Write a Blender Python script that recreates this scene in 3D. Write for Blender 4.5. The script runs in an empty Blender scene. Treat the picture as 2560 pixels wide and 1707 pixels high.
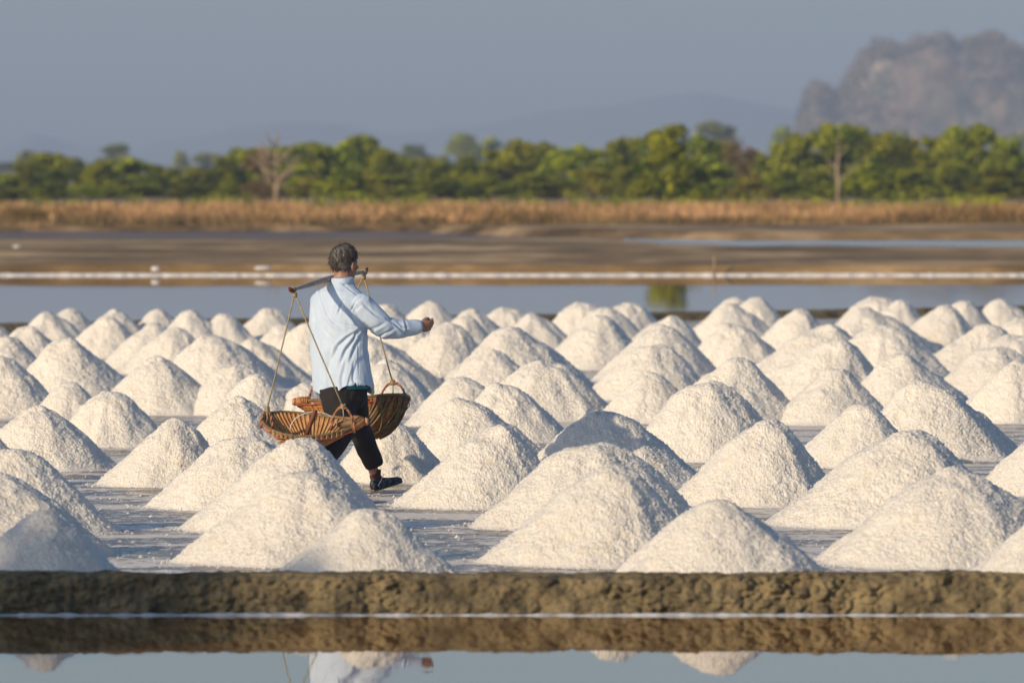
import bpy, math, random
import numpy as np
from mathutils import Vector, Matrix

random.seed(7)
rng = np.random.default_rng(11)
scn = bpy.context.scene
COL = scn.collection
R = math.radians

# ------------------------------------------------------------------ camera
FPX, YH, CX, HC, V = 17778.0, 405.0, 1280.0, 2.10, 2560.0 / 2352.0
cam_d = bpy.data.cameras.new('camera')
cam = bpy.data.objects.new('camera', cam_d)
COL.objects.link(cam)
cam.location = (0, 0, HC)
cam.rotation_euler = (R(90), 0, 0)
cam_d.sensor_width = 36.0
cam_d.lens = FPX * 36.0 / 2560.0
cam_d.shift_y = -(853.5 - YH) / 2560.0
cam_d.clip_start = 0.5
cam_d.clip_end = 20000
cam_d.dof.use_dof = True
cam_d.dof.focus_distance = 45.0
cam_d.dof.aperture_fstop = 4.8
scn.camera = cam

# ------------------------------------------------------------------ sky, sun, exposure
SUN_EL, SUN_AZ = 21.0, 45.0          # light travels towards (cos AZ, sin AZ) and down
world = bpy.data.worlds.new('World')
scn.world = world
world.use_nodes = True
wn, wl = world.node_tree.nodes, world.node_tree.links
wn.clear()
sky = wn.new('ShaderNodeTexSky')
sky.sky_type = 'NISHITA'
sky.sun_disc = False
sky.sun_elevation = R(SUN_EL)
# direction TO the sun
sdx, sdy = -math.cos(R(SUN_AZ)), -math.sin(R(SUN_AZ))
sky.sun_rotation = math.atan2(sdx, sdy)
sky.altitude = 0
sky.air_density = 1.0
sky.dust_density = 1.3
sky.ozone_density = 4.0
bg = wn.new('ShaderNodeBackground')
bg.inputs['Strength'].default_value = 0.117
wo = wn.new('ShaderNodeOutputWorld')
wl.new(sky.outputs[0], bg.inputs['Color'])
wl.new(bg.outputs[0], wo.inputs['Surface'])
sun_d = bpy.data.lights.new('sun', 'SUN')
sun_d.energy = 3.95
sun_d.angle = R(0.55)
sun_d.color = (1.0, 0.79, 0.53)
sun = bpy.data.objects.new('sun', sun_d)
COL.objects.link(sun)
ld = Vector((math.cos(R(SUN_AZ)) * math.cos(R(SUN_EL)), math.sin(R(SUN_AZ)) * math.cos(R(SUN_EL)), -math.sin(R(SUN_EL))))
sun.rotation_euler = ld.to_track_quat('-Z', 'Y').to_euler()
scn.view_settings.view_transform = 'Standard'
scn.view_settings.look = 'None'
scn.view_settings.gamma = 1
scn.view_settings.exposure = 0.02
scn.cycles.max_bounces = 6
scn.cycles.volume_bounces = 0
scn.cycles.transparent_max_bounces = 8

# ------------------------------------------------------------------ helpers
def W(vx, vy, d):
    """a point d metres from the camera seen at (vx, vy) of the 2352 px wide picture"""
    return Vector(((vx * V - CX) * d / FPX, d, HC - (vy * V - YH) * d / FPX))

def tag(o, label=None, cat=None, group=None, kind=None):
    if label: o['label'] = label
    if cat: o['category'] = cat
    if group: o['group'] = group
    if kind: o['kind'] = kind
    return o

def empty(name, loc):
    o = bpy.data.objects.new(name, None)
    COL.objects.link(o)
    o.location = loc
    o.empty_display_size = 0.1
    return o

def np_mesh(name, verts, faces, mat, smooth=True, attr=None):
    verts = np.asarray(verts, dtype=np.float32)
    me = bpy.data.meshes.new(name)
    if isinstance(faces, np.ndarray):
        k = faces.shape[1]
        me.vertices.add(len(verts)); me.vertices.foreach_set('co', verts.ravel())
        me.loops.add(faces.size); me.loops.foreach_set('vertex_index', faces.astype(np.int32).ravel())
        me.polygons.add(len(faces))
        me.polygons.foreach_set('loop_start', np.arange(0, faces.size, k, dtype=np.int32))
        me.polygons.foreach_set('loop_total', np.full(len(faces), k, dtype=np.int32))
        me.update(calc_edges=True)
    else:
        me.from_pydata([tuple(map(float, v)) for v in verts], [], [tuple(int(i) for i in f) for f in faces])
    me.polygons.foreach_set('use_smooth', np.full(len(me.polygons), smooth, dtype=bool))
    if attr is not None:
        a = me.attributes.new('tint', 'FLOAT', 'POINT')
        a.data.foreach_set('value', np.asarray(attr, dtype=np.float32))
    if mat: me.materials.append(mat)
    return me

def obj(name, me, parent=None, loc=None):
    o = bpy.data.objects.new(name, me)
    COL.objects.link(o)
    if parent is not None: o.parent = parent
    if loc is not None: o.location = loc
    return o

def _hash(ix, iy, iz, seed):
    h = (ix * 374761393 + iy * 668265263 + iz * 1440662683 + seed * 97531) & 0xffffffff
    h = ((h ^ (h >> 13)) * 1274126177) & 0xffffffff
    h = ((h ^ (h >> 16)) * 2246822519) & 0xffffffff
    return (h ^ (h >> 15)) / 4294967296.0

def vnoise(P, freq, seed=0):
    P = np.asarray(P, dtype=np.float64) * freq + 1000.0
    I = np.floor(P).astype(np.int64); F = P - I
    F = F * F * (3 - 2 * F)
    out = 0
    for dx in (0, 1):
        for dy in (0, 1):
            for dz in (0, 1):
                w = (F[:, 0] if dx else 1 - F[:, 0]) * (F[:, 1] if dy else 1 - F[:, 1]) * (F[:, 2] if dz else 1 - F[:, 2])
                out = out + w * _hash(I[:, 0] + dx, I[:, 1] + dy, I[:, 2] + dz, seed)
    return out * 2 - 1

def worley(P, freq, seed=0):
    P = np.asarray(P, dtype=np.float64) * freq + 1000.0
    I = np.floor(P).astype(np.int64)
    f1 = np.full(len(P), 9.0); f2 = np.full(len(P), 9.0)
    for dx in (-1, 0, 1):
        for dy in (-1, 0, 1):
            for dz in (-1, 0, 1):
                J = I + np.array([dx, dy, dz])
                q = np.stack([J[:, k] + _hash(J[:, 0], J[:, 1], J[:, 2], seed + 11 + k) for k in range(3)], 1)
                d = np.sqrt(((q - P) ** 2).sum(1))
                f2 = np.where(d < f1, f1, np.minimum(f2, d)); f1 = np.minimum(f1, d)
    return f1, f2

def grid_faces(nu, nv, wrap=False):
    i, j = np.meshgrid(np.arange(nu - 1), np.arange(nv if wrap else nv - 1), indexing='ij')
    j2 = (j + 1) % nv
    return np.stack([i * nv + j, (i + 1) * nv + j, (i + 1) * nv + j2, i * nv + j2], -1).reshape(-1, 4)

class MB:
    """collects closed lofts, tubes, boxes and ellipsoids into one mesh"""
    def __init__(s): s.v, s.f = [], []
    def loft(s, rings, cap=True, closed=False):
        n = len(rings[0]); b = len(s.v)
        for r in rings: s.v.extend([tuple(p) for p in r])
        m = len(rings)
        for i in range(m if closed else m - 1):
            for j in range(n):
                a, c = b + i * n + j, b + i * n + (j + 1) % n
                e, g = b + ((i + 1) % m) * n + (j + 1) % n, b + ((i + 1) % m) * n + j
                s.f.append((a, c, e, g))
        if cap and not closed:
            s.f.append(tuple(b + j for j in range(n))[::-1])
            s.f.append(tuple(b + (m - 1) * n + j for j in range(n)))
        return s
    def tube(s, pts, radii, n=8, closed=False, flat=None, cap=True):
        pts = [Vector(p) for p in pts]
        if not hasattr(radii, '__len__'): radii = [radii] * len(pts)
        rings = []; prev = None
        for i, p in enumerate(pts):
            if closed: t = pts[(i + 1) % len(pts)] - pts[i - 1]
            else: t = pts[min(i + 1, len(pts) - 1)] - pts[max(i - 1, 0)]
            t = t.normalized() if t.length > 1e-9 else Vector((0, 0, 1))
            if prev is None:
                a = Vector((0, 0, 1)) if abs(t.z) < 0.9 else Vector((1, 0, 0))
                prev = (a - t * a.dot(t)).normalized()
            else:
                prev = (prev - t * prev.dot(t)).normalized()
            q = t.cross(prev)
            fl = 1.0 if flat is None else flat
            rings.append([p + prev * (radii[i] * fl * math.cos(2 * math.pi * k / n)) + q * (radii[i] * math.sin(2 * math.pi * k / n)) for k in range(n)])
        return s.loft(rings, cap=cap, closed=closed)
    def ball(s, c, rx, ry=None, rz=None, nu=10, nv=16, mat=None):
        ry = ry or rx; rz = rz or rx; c = Vector(c)
        rings = []
        for i in range(nu + 1):
            th = math.pi * (0.02 + 0.96 * i / nu)
            ring = []
            for j in range(nv):
                ph = 2 * math.pi * j / nv
                p = Vector((rx * math.sin(th) * math.cos(ph), ry * math.sin(th) * math.sin(ph), rz * math.cos(th)))
                if mat: p = mat @ p
                ring.append(c + p)
            rings.append(ring)
        return s.loft(rings)
    def box(s, c, h, mat=None):
        c = Vector(c); b = len(s.v)
        for x in (-1, 1):
            for y in (-1, 1):
                for z in (-1, 1):
                    p = Vector((x * h[0], y * h[1], z * h[2]))
                    if mat: p = mat @ p
                    s.v.append(tuple(c + p))
        for f in ((0, 1, 3, 2), (4, 6, 7, 5), (0, 4, 5, 1), (2, 3, 7, 6), (0, 2, 6, 4), (1, 5, 7, 3)):
            s.f.append(tuple(b + i for i in f))
        return s
    def mesh(s, name, mat, smooth=True, origin=None):
        v = np.array(s.v, dtype=np.float64)
        if origin is not None: v = v - np.array(origin)
        return np_mesh(name, v, s.f, mat, smooth)

def remesh(mb, voxel, smooth=3):
    """union of closed pieces -> one continuous surface (arrays)"""
    me = np_mesh('tmp', mb.v, mb.f, None)
    o = bpy.data.objects.new('tmp', me); COL.objects.link(o)
    m = o.modifiers.new('r', 'REMESH'); m.mode = 'VOXEL'; m.voxel_size = voxel
    if smooth:
        sm = o.modifiers.new('s', 'SMOOTH'); sm.factor = 0.5; sm.iterations = smooth
    dg = bpy.context.evaluated_depsgraph_get()
    ev = o.evaluated_get(dg); e = ev.to_mesh()
    n = len(e.vertices); v = np.empty(n * 3, np.float32); e.vertices.foreach_get('co', v)
    nm = np.empty(n * 3, np.float32); e.vertices.foreach_get('normal', nm)
    k = len(e.polygons); lp = np.empty(len(e.loops), np.int32); e.loops.foreach_get('vertex_index', lp)
    ev.to_mesh_clear()
    bpy.data.objects.remove(o); bpy.data.meshes.remove(me)
    return v.reshape(-1, 3).astype(np.float64), nm.reshape(-1, 3).astype(np.float64), lp.reshape(k, 4)

# ------------------------------------------------------------------ materials
def new_mat(name):
    m = bpy.data.materials.new(name); m.use_nodes = True
    nt = m.node_tree; b = nt.nodes['Principled BSDF']
    return m, nt, b

def noise_node(nt, vec, scale, detail=3, rough=0.55, mapping=None):
    n = nt.nodes.new('ShaderNodeTexNoise'); n.inputs['Scale'].default_value = scale
    n.inputs['Detail'].default_value = detail; n.inputs['Roughness'].default_value = rough
    if mapping:
        mp = nt.nodes.new('ShaderNodeMapping'); mp.inputs['Scale'].default_value = mapping
        nt.links.new(vec, mp.inputs['Vector']); vec = mp.outputs[0]
    nt.links.new(vec, n.inputs['Vector'])
    return n.outputs['Fac']

def ramp(nt, fac, stops):
    r = nt.nodes.new('ShaderNodeValToRGB')
    els = r.color_ramp.elements
    while len(els) < len(stops): els.new(0.5)
    for e, (p, c) in zip(els, stops):
        e.position = p; e.color = (*c, 1) if len(c) == 3 else c
    nt.links.new(fac, r.inputs[0])
    return r.outputs[0]

def bump(nt, height, strength, dist, normal=None):
    b = nt.nodes.new('ShaderNodeBump'); b.inputs['Strength'].default_value = strength
    b.inputs['Distance'].default_value = dist
    nt.links.new(height, b.inputs['Height'])
    if normal: nt.links.new(normal, b.inputs['Normal'])
    return b.outputs[0]

def mixrgb(nt, fac, a, b, mode='MIX'):
    m = nt.nodes.new('ShaderNodeMix'); m.data_type = 'RGBA'; m.blend_type = mode
    for s, v in ((0, fac), (6, a), (7, b)):
        if isinstance(v, (int, float)): m.inputs[s].default_value = v
        elif isinstance(v, tuple): m.inputs[s].default_value = (*v, 1)
        else: nt.links.new(v, m.inputs[s])
    return m.outputs[2]

def texco(nt, which='Object'):
    return nt.nodes.new('ShaderNodeTexCoord').outputs[which]

def geopos(nt):
    return nt.nodes.new('ShaderNodeNewGeometry').outputs['Position']

def simple(name, stops, scale, rough=0.8, bscale=None, bdist=0.003, bstr=0.6, detail=4, mapping=None, world_pos=False, spec=None):
    m, nt, b = new_mat(name)
    vec = geopos(nt) if world_pos else texco(nt)
    f = noise_node(nt, vec, scale, detail, 0.6, mapping)
    nt.links.new(ramp(nt, f, stops), b.inputs['Base Color'])
    b.inputs['Roughness'].default_value = rough
    if spec is not None: b.inputs['Specular IOR Level'].default_value = spec
    if bscale:
        g = noise_node(nt, vec, bscale, 4, 0.65, mapping)
        nt.links.new(bump(nt, g, bstr, bdist), b.inputs['Normal'])
    return m

# salt
M_salt, nt, b = new_mat('salt')
b.inputs['Subsurface Weight'].default_value = 0.6
b.inputs['Subsurface Radius'].default_value = (1.0, 0.85, 0.65)
b.inputs['Subsurface Scale'].default_value = 0.03
vec = texco(nt)
oi = nt.nodes.new('ShaderNodeObjectInfo')
add = nt.nodes.new('ShaderNodeVectorMath'); add.operation = 'MULTIPLY_ADD'
add.inputs[1].default_value = (1, 1, 1)
cmb = nt.nodes.new('ShaderNodeCombineXYZ')
mul = nt.nodes.new('ShaderNodeMath'); mul.operation = 'MULTIPLY'; mul.inputs[1].default_value = 50
nt.links.new(oi.outputs['Random'], mul.inputs[0]); nt.links.new(mul.outputs[0], cmb.inputs[0])
nt.links.new(geopos(nt), add.inputs[0]); nt.links.new(cmb.outputs[0], add.inputs[2])
sv = add.outputs[0]
big = noise_node(nt, sv, 5, 4, 0.6)
c0 = ramp(nt, big, [(0.3, (0.80, 0.755, 0.67)), (0.55, (0.83, 0.795, 0.73)), (0.75, (0.79, 0.72, 0.61))])
fine = noise_node(nt, sv, 95, 3, 0.7)
c1 = mixrgb(nt, ramp(nt, fine, [(0.32, (0.75, 0.75, 0.75)), (0.47, (0, 0, 0))]), c0, (0.56, 0.48, 0.37))
nt.links.new(c1, b.inputs['Base Color'])
b.inputs['Roughness'].default_value = 0.45
b.inputs['Specular IOR Level'].default_value = 0.35
gp = geopos(nt)
vo = noise_node(nt, gp, 140, 4, 0.8)
nrm = bump(nt, vo, 0.9, 0.008)
nt.links.new(nrm, b.inputs['Normal'])

M_crust = simple('salt_crust', [(0.3, (0.62, 0.60, 0.58)), (0.7, (0.82, 0.80, 0.78))], 30, 0.5, 60, 0.004)
M_mud = simple('mud', [(0.30, (0.05, 0.04, 0.022)), (0.5, (0.145, 0.112, 0.058)), (0.70, (0.25, 0.195, 0.10))], 7, 0.85, 45, 0.010, 0.7)
M_mudfar = simple('mud_far', [(0.36, (0.09, 0.056, 0.02)), (0.5, (0.235, 0.15, 0.06)), (0.62, (0.50, 0.35, 0.18))], 0.6, 0.9, 5, 0.06, 0.8, 6, (0.35, 0.35, 1), True)
M_wetmud = simple('wet_mud', [(0.3, (0.12, 0.082, 0.06)), (0.7, (0.20, 0.145, 0.105))], 0.3, 0.6, 2, 0.01, 0.3, 5, (1, 0.3, 1), True)
M_ground = simple('earth', [(0.3, (0.16, 0.12, 0.06)), (0.7, (0.25, 0.19, 0.11))], 0.2, 0.95, None, world_pos=True)

M_rim = simple('shaded_salt_rim', [(0.35, (0.30, 0.32, 0.34)), (0.65, (0.60, 0.62, 0.64))], 12, 0.35, 60, 0.004)  # near salt line : bluish grey of shade and reflected sky put into its colour
# field floor : wet dark mud under a broken crust of salt
M_field, nt, b = new_mat('salt_field_floor')
b.inputs['Specular IOR Level'].default_value = 0.38
vec = geopos(nt)
n1 = noise_node(nt, vec, 1.7, 7, 0.72, (0.45, 1.0, 1))
n2 = noise_node(nt, vec, 22, 3, 0.7, (0.6, 0.5, 1))
mm = nt.nodes.new('ShaderNodeMath'); mm.operation = 'MULTIPLY_ADD'; mm.inputs[1].default_value = 0.42
nt.links.new(n2, mm.inputs[0]); nt.links.new(n1, mm.inputs[2])
mask = ramp(nt, mm.outputs[0], [(0.685, (0, 0, 0)), (0.725, (1, 1, 1))])
mudc = ramp(nt, n2, [(0.35, (0.06, 0.045, 0.032)), (0.7, (0.22, 0.175, 0.125))])
crc = ramp(nt, n2, [(0.3, (0.66, 0.59, 0.49)), (0.7, (0.88, 0.82, 0.73))])
nt.links.new(mixrgb(nt, mask, mudc, crc), b.inputs['Base Color'])
rr_ = ramp(nt, mm.outputs[0], [(0.55, (0.12, 0.12, 0.12)), (0.72, (0.5, 0.5, 0.5))])
nt.links.new(rr_, b.inputs['Roughness'])
nt.links.new(bump(nt, mm.outputs[0], 0.35, 0.012), b.inputs['Normal'])

# water
M_water, nt, b = new_mat('pond_water')
b.inputs['Base Color'].default_value = (0.20, 0.09, 0.025, 1)
b.inputs['Roughness'].default_value = 0.015
b.inputs['IOR'].default_value = 1.36
vec = geopos(nt)
w1 = noise_node(nt, vec, 0.9, 3, 0.5, (0.5, 1, 1))
w2 = noise_node(nt, vec, 5.5, 2, 0.5, (0.6, 1, 1))
nn = bump(nt, w1, 0.09, 0.012)
nt.links.new(bump(nt, w2, 0.07, 0.003, nn), b.inputs['Normal'])

M_rip, nt, b = new_mat('rippled_water')
b.inputs['Base Color'].default_value = (0.34, 0.32, 0.30, 1)
b.inputs['Roughness'].default_value = 0.22
b.inputs['IOR'].default_value = 1.4
nt.links.new(bump(nt, noise_node(nt, geopos(nt), 2.5, 3, 0.6), 0.6, 0.06), b.inputs['Normal'])

def foliage(name, lo, hi):
    m, nt, b = new_mat(name)
    a = nt.nodes.new('ShaderNodeAttribute'); a.attribute_name = 'tint'
    oi = nt.nodes.new('ShaderNodeObjectInfo')
    c = ramp(nt, a.outputs['Fac'], [(0.0, lo), (1.0, hi)])
    hs = nt.nodes.new('ShaderNodeHueSaturation')
    mr = nt.nodes.new('ShaderNodeMapRange'); mr.inputs[3].default_value = 0.482; mr.inputs[4].default_value = 0.512
    nt.links.new(oi.outputs['Random'], mr.inputs[0]); nt.links.new(mr.outputs[0], hs.inputs['Hue'])
    mv = nt.nodes.new('ShaderNodeMapRange'); mv.inputs[3].default_value = 0.78; mv.inputs[4].default_value = 1.2
    nt.links.new(oi.outputs['Random'], mv.inputs[0]); nt.links.new(mv.outputs[0], hs.inputs['Value'])
    nt.links.new(c, hs.inputs['Color'])
    nt.links.new(hs.outputs[0], b.inputs['Base Color'])
    b.inputs['Roughness'].default_value = 0.6
    b.inputs['Specular IOR Level'].default_value = 0.2
    return m
M_leaf = foliage('leaves', (0.07, 0.11, 0.007), (0.36, 0.385, 0.020))
M_leafy = foliage('leaves_yellow', (0.17, 0.18, 0.015), (0.42, 0.38, 0.04))
M_leafb = foliage('leaves_brown', (0.10, 0.07, 0.03), (0.24, 0.17, 0.07))
M_grass = foliage('dry_grass', (0.18, 0.13, 0.035), (0.74, 0.47, 0.22))
M_bark = simple('bark', [(0.3, (0.22, 0.16, 0.10)), (0.7, (0.42, 0.33, 0.22))], 3, 0.9)
M_darkbark = simple('dark_bark', [(0.3, (0.08, 0.06, 0.04)), (0.7, (0.15, 0.11, 0.07))], 3, 0.9)
M_rock = simple('hill_rock', [(0.30, (0.05, 0.065, 0.03)), (0.45, (0.13, 0.115, 0.075)), (0.55, (0.25, 0.175, 0.125)), (0.61, (0.08, 0.085, 0.05)), (0.72, (0.5, 0.38, 0.27))], 0.035, 0.95, 0.25, 1.6, 0.8, 7, (1, 1, 0.6), True)
M_farhill = simple('far_hills', [(0.3, (0.14, 0.16, 0.15)), (0.7, (0.20, 0.21, 0.20))], 0.01, 0.95, world_pos=True)

# ------------------------------------------------------------------ ground, water, banks
def sheet(name, x0, x1, y0, y1, z, mat, nx=2, ny=2):
    xs, ys = np.linspace(x0, x1, nx), np.linspace(y0, y1, ny)
    X, Y = np.meshgrid(xs, ys, indexing='ij')
    P = np.stack([X, Y, np.full_like(X, z)], -1).reshape(-1, 3)
    return tag(obj(name, np_mesh(name, P, grid_faces(nx, ny), mat)), kind='structure')

sheet('ground', -9000, 9000, -60, 15000, -0.30, M_ground)
DB = 33.05                                # front of the near bank
sheet('pond_water', -30, 30, 6, DB + 0.12, 0.0, M_water)
# salt field between the banks, a shallow relief
def field_far(x): return 92.0 + (x / 7.0) * 5.5
xs = np.linspace(-22, 22, 180); ts = np.linspace(0, 1, 220)
X, T = np.meshgrid(xs, ts, indexing='ij')
Y = DB + 0.1 + (field_far(X) - DB + 0.1) * T
P = np.stack([X, Y, np.full_like(X, 0.004)], -1).reshape(-1, 3)
P[:, 2] += vnoise(P, 1.3, 5) * 0.004
tag(obj('salt_field', np_mesh('salt_field', P, grid_faces(180, 220), M_field)), kind='structure')
# water beyond the field
xs = np.linspace(-45, 45, 30)
P = np.concatenate([np.stack([xs, field_far(xs) + 0.1, xs * 0 - 0.002], 1), np.stack([xs, xs * 0 + 132.1, xs * 0 - 0.002], 1)])
tag(obj('pond_water', np_mesh('far_pond_water', P, grid_faces(2, 30)[:, ::-1], M_water)), kind='structure')
sheet('pond_water', 3, 60, 150, 212, 0.0, M_rip)

def bank(name, x0, x1, yfun, width, height, nx, nv, mat, clod, cf, seed):
    xs = np.linspace(x0, x1, nx)
    v = np.linspace(0, 1, nv)
    prof_y = np.interp(v, [0, 0.42, 0.5, 0.9, 1.0], [-0.05, 0.03, 0.09, width, width + 0.06])
    prof_z = np.interp(v, [0, 0.42, 0.5, 0.9, 1.0], [-0.04, 0.88, 1.0, 0.98, -0.1]) * height
    X, PY = np.meshgrid(xs, prof_y, indexing='ij'); _, PZ = np.meshgrid(xs, prof_z, indexing='ij')
    P = np.stack([X, PY + yfun(X), PZ], -1).reshape(-1, 3)
    f1, f2 = worley(P, cf, seed)
    g1, g2 = worley(P + 3, cf * 2.3, seed + 4)
    d = np.clip((f2 - f1) * 2.2, 0, 1) - 0.7 + 0.45 * (np.clip((g2 - g1) * 2.0, 0, 1) - 0.6)
    d = d + 0.5 * vnoise(P, cf * 3.1, seed + 21) + 0.35 * vnoise(P, cf * 7, seed + 22) + 0.5 * vnoise(P, cf * .5, seed + 23)
    low = vnoise(P, 1.1, seed) * 0.014 + vnoise(P, 3.7, seed + 1) * 0.010 + vnoise(P, 12, seed + 2) * 0.006
    frac = np.clip(P[:, 2] / height, 0, 1)
    top = (PY.reshape(-1) > 0.08)
    d = d * (0.85 + 0.5 * vnoise(P, cf * .22, seed + 30))
    P[:, 1] -= np.where(top, 0, d * clod + vnoise(P, cf, seed + 9) * clod * 0.8)
    P[:, 2] += low * frac * (height / 0.18) + np.where(top, d * clod * 0.25, d * clod * 0.2 * frac)
    return tag(obj(name, np_mesh(name, P, grid_faces(nx, nv), mat)), kind='structure')

bank('mud_bank', -7, 7, lambda x: DB + 0 * x, 0.27, 0.185, 1400, 64, M_mud, 0.027, 15, 3)
bank('mud_bank', -16, 16, field_far, 0.7, 0.12, 500, 20, M_mud, 0.03, 8, 8)

def salt_line(name, x0, x1, y, hgt, depth, nx, seed):
    xs = np.linspace(x0, x1, nx); k = 9
    a = np.linspace(0, math.pi, k)
    X, A = np.meshgrid(xs, a, indexing='ij')
    P = np.stack([X, y - np.cos(A) * -depth, np.sin(A) * hgt], -1).reshape(-1, 3)
    g = 0.72 + 0.22 * vnoise(np.stack([P[:, 0], P[:, 0] * 0, P[:, 0] * 0], 1), 4.5, seed) + 0.40 * vnoise(P * [1, 0, 0], 15, seed + 1) + 0.2 * vnoise(P * [1, 0, 0], 40, seed + 5)
    g = np.clip(g, 0.35 if hgt < 0.03 else 0.85, 1.2)
    P[:, 2] = P[:, 2] * g - 0.001
    P[:, 1] += vnoise(P, 9, seed + 2) * depth * 0.5
    return tag(obj(name, np_mesh(name, P, grid_faces(nx, k), M_rim if hgt < 0.03 else M_crust)), 'thin white crust of salt along the waterline of the bank', 'salt crust', kind='stuff')
salt_line('salt_crust', -7, 7, DB - 0.085, 0.014, 0.035, 1600, 1)
salt_line('salt_crust', -30, 30, 131.9 - 0.15, 0.042, 0.10, 1200, 5)

# flats beyond the far pond
def smooth(a, b, x):
    t = np.clip((x - a) / (b - a), 0, 1); return t * t * (3 - 2 * t)
xs = np.linspace(-34, 34, 240)
ys = np.concatenate([np.linspace(131.9, 132.3, 8), np.linspace(132.6, 191, 170)])
X, Y = np.meshgrid(xs, ys, indexing='ij')
Q = np.stack([X, Y, X * 0], -1).reshape(-1, 3)
z = 0.21 * smooth(131.9, 132.25, Q[:, 1]) - 0.02
z += 0.06 * smooth(140, 150, Q[:, 1])
z -= (0.33 * smooth(153.5, 157, Q[:, 1])) * smooth(1.5, 6, Q[:, 0] + vnoise(Q, 0.15, 3) * 2)
z -= (0.12 * smooth(154, 160, Q[:, 1]) + 0.16 * smooth(184, 188, Q[:, 1])) * (1 - smooth(1.5, 6, Q[:, 0]))
amp = smooth(132.0, 133, Q[:, 1])
z += amp * (vnoise(Q * [0.3, 1, 1], 0.5, 2) * 0.06 + vnoise(Q, 1.9, 4) * 0.025 + vnoise(Q * [.4, 1, 1], 0.2, 6) * 0.03) * (1 - 0.6 * smooth(155, 160, Q[:, 1]))
Q[:, 2] = z
Q[:, 1] += (vnoise(Q * [1, 0, 0], 0.6, 7) * 0.25 + vnoise(Q * [1, 0, 0], 2.2, 8) * 0.1) * (Q[:, 1] > 131.95)
tag(obj('mud_flat', np_mesh('mud_flat', Q, grid_faces(len(xs), len(ys)), M_mudfar)), kind='structure')
sheet('wet_mud', -60, 2.6, 185, 222, -0.004, M_wetmud)
xs = np.linspace(-60, 60, 260)
ys = np.concatenate([np.linspace(189, 192, 16), np.linspace(192.4, 300, 180)])
X, Y = np.meshgrid(xs, ys, indexing='ij')
Q = np.stack([X, Y, X * 0], -1).reshape(-1, 3)
rt = smooth(-4, 5, Q[:, 0] + vnoise(Q, 0.2, 13) * 2)
yf = 190 + 25 * (1 - rt)
z = -0.04 + 0.27 * smooth(yf, yf + 1.0, Q[:, 1]) + 0.12 * smooth(225, 245, Q[:, 1])
z += (vnoise(Q, 0.5, 14) * 0.03 + vnoise(Q, 2, 15) * 0.02) * smooth(yf, yf + 2, Q[:, 1])
Q[:, 2] = z
Q[:, 1] += vnoise(Q * [1, 0, 0], 0.7, 17) * 0.4
tag(obj('dry_flat', np_mesh('dry_flat', Q, grid_faces(len(xs), len(ys)), M_mudfar)), kind='structure')
sheet('plain', -3000, 3000, 299, 9000, 0.36, M_ground)

# ------------------------------------------------------------------ salt heaps
def heap_mesh(k, off, rnd, seed):
    """unit heap : radius 1, height 1, apex moved by off towards +x"""
    n = 250
    g = np.linspace(-1.14, 1.14, n)
    X, Y = np.meshgrid(g, g, indexing='ij')
    P0 = np.stack([X.ravel(), Y.ravel(), X.ravel() * 0], 1)
    # radius measured towards the shifted apex
    ax = off
    dx, dy = P0[:, 0] - ax, P0[:, 1]
    ang = np.arctan2(dy, dx)
    # distance from apex to the unit circle along this direction
    bq = ax * np.cos(ang); edge = -bq + np.sqrt(np.maximum(bq * bq + 1 - ax * ax, 1e-6))
    t = np.hypot(dx, dy) / edge
    A = np.stack([np.cos(ang), np.sin(ang), ang * 0 + seed * 7.1], 1)
    t = t * (1 + 0.08 * vnoise(A, 1.4, seed) + 0.045 * vnoise(A, 4.0, seed + 1)) + 0.025 * vnoise(P0, 3.5, seed + 2)
    a = rnd
    z = (math.sqrt(1 + a * a) - np.sqrt(t * t + a * a)) / (math.sqrt(1 + a * a) - a)
    z = 0.5 * (z + np.sqrt(z * z + 0.055 ** 2)) - 0.018
    z += (0.060 * vnoise(P0 + seed, 2.4, seed + 3) + 0.032 * vnoise(P0, 6, seed + 4) + 0.012 * vnoise(P0, 14, seed + 5)) * np.clip(1.15 - t, 0, 1) * np.clip(z * 4, 0, 1)
    H0, R0 = 0.46, 0.54
    P = np.stack([P0[:, 0] * R0, P0[:, 1] * R0, z * H0], 1)
    Z = P[:, 2].reshape(n, n)
    gx, gy = np.gradient(Z, g[1] * R0 - g[0] * R0)
    N = np.stack([-gx.ravel(), -gy.ravel(), np.ones(n * n)], 1); N /= np.linalg.norm(N, axis=1)[:, None]
    m = np.clip((P[:, 2] + 0.012) / 0.05, 0.15, 1)
    r = rng.random(n * n)
    w1, w2 = worley(P, 70, seed)
    cl = (0.5 - w1) * 0.008
    d = cl + (r - 0.5) * 0.0085 + np.where(r > 0.99, 0.006, 0) + vnoise(P, 11, seed + 6) * 0.005 + vnoise(P, 34, seed + 8) * 0.0048
    P += N * (d * m)[:, None]
    P[:, :2] += (rng.random((n * n, 2)) - 0.5) * 0.003
    F = grid_faces(n, n)
    tt = t[F].max(1)
    F = F[(tt < 1.16)]
    used = np.zeros(n * n, bool); used[F.ravel()] = True
    idx = np.cumsum(used) - 1
    P = P[used]; F = idx[F]
    P[:, 2] += 0.002
    return np_mesh('salt_heap', P / np.array([R0, R0, H0]), F, M_salt, smooth=True)

HEAPS = []
for i, (off, rnd) in enumerate([(0.0, 0.22), (0.0, 0.34), (0.10, 0.18), (0.12, 0.30), (0.20, 0.24), (0.22, 0.38),
                                (0.05, 0.42), (0.16, 0.16), (0.03, 0.28), (0.08, 0.36), (0.28, 0.26), (0.14, 0.22)]):
    HEAPS.append((off, rnd, heap_mesh(i, off, rnd, 20 + i * 13)))

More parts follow.
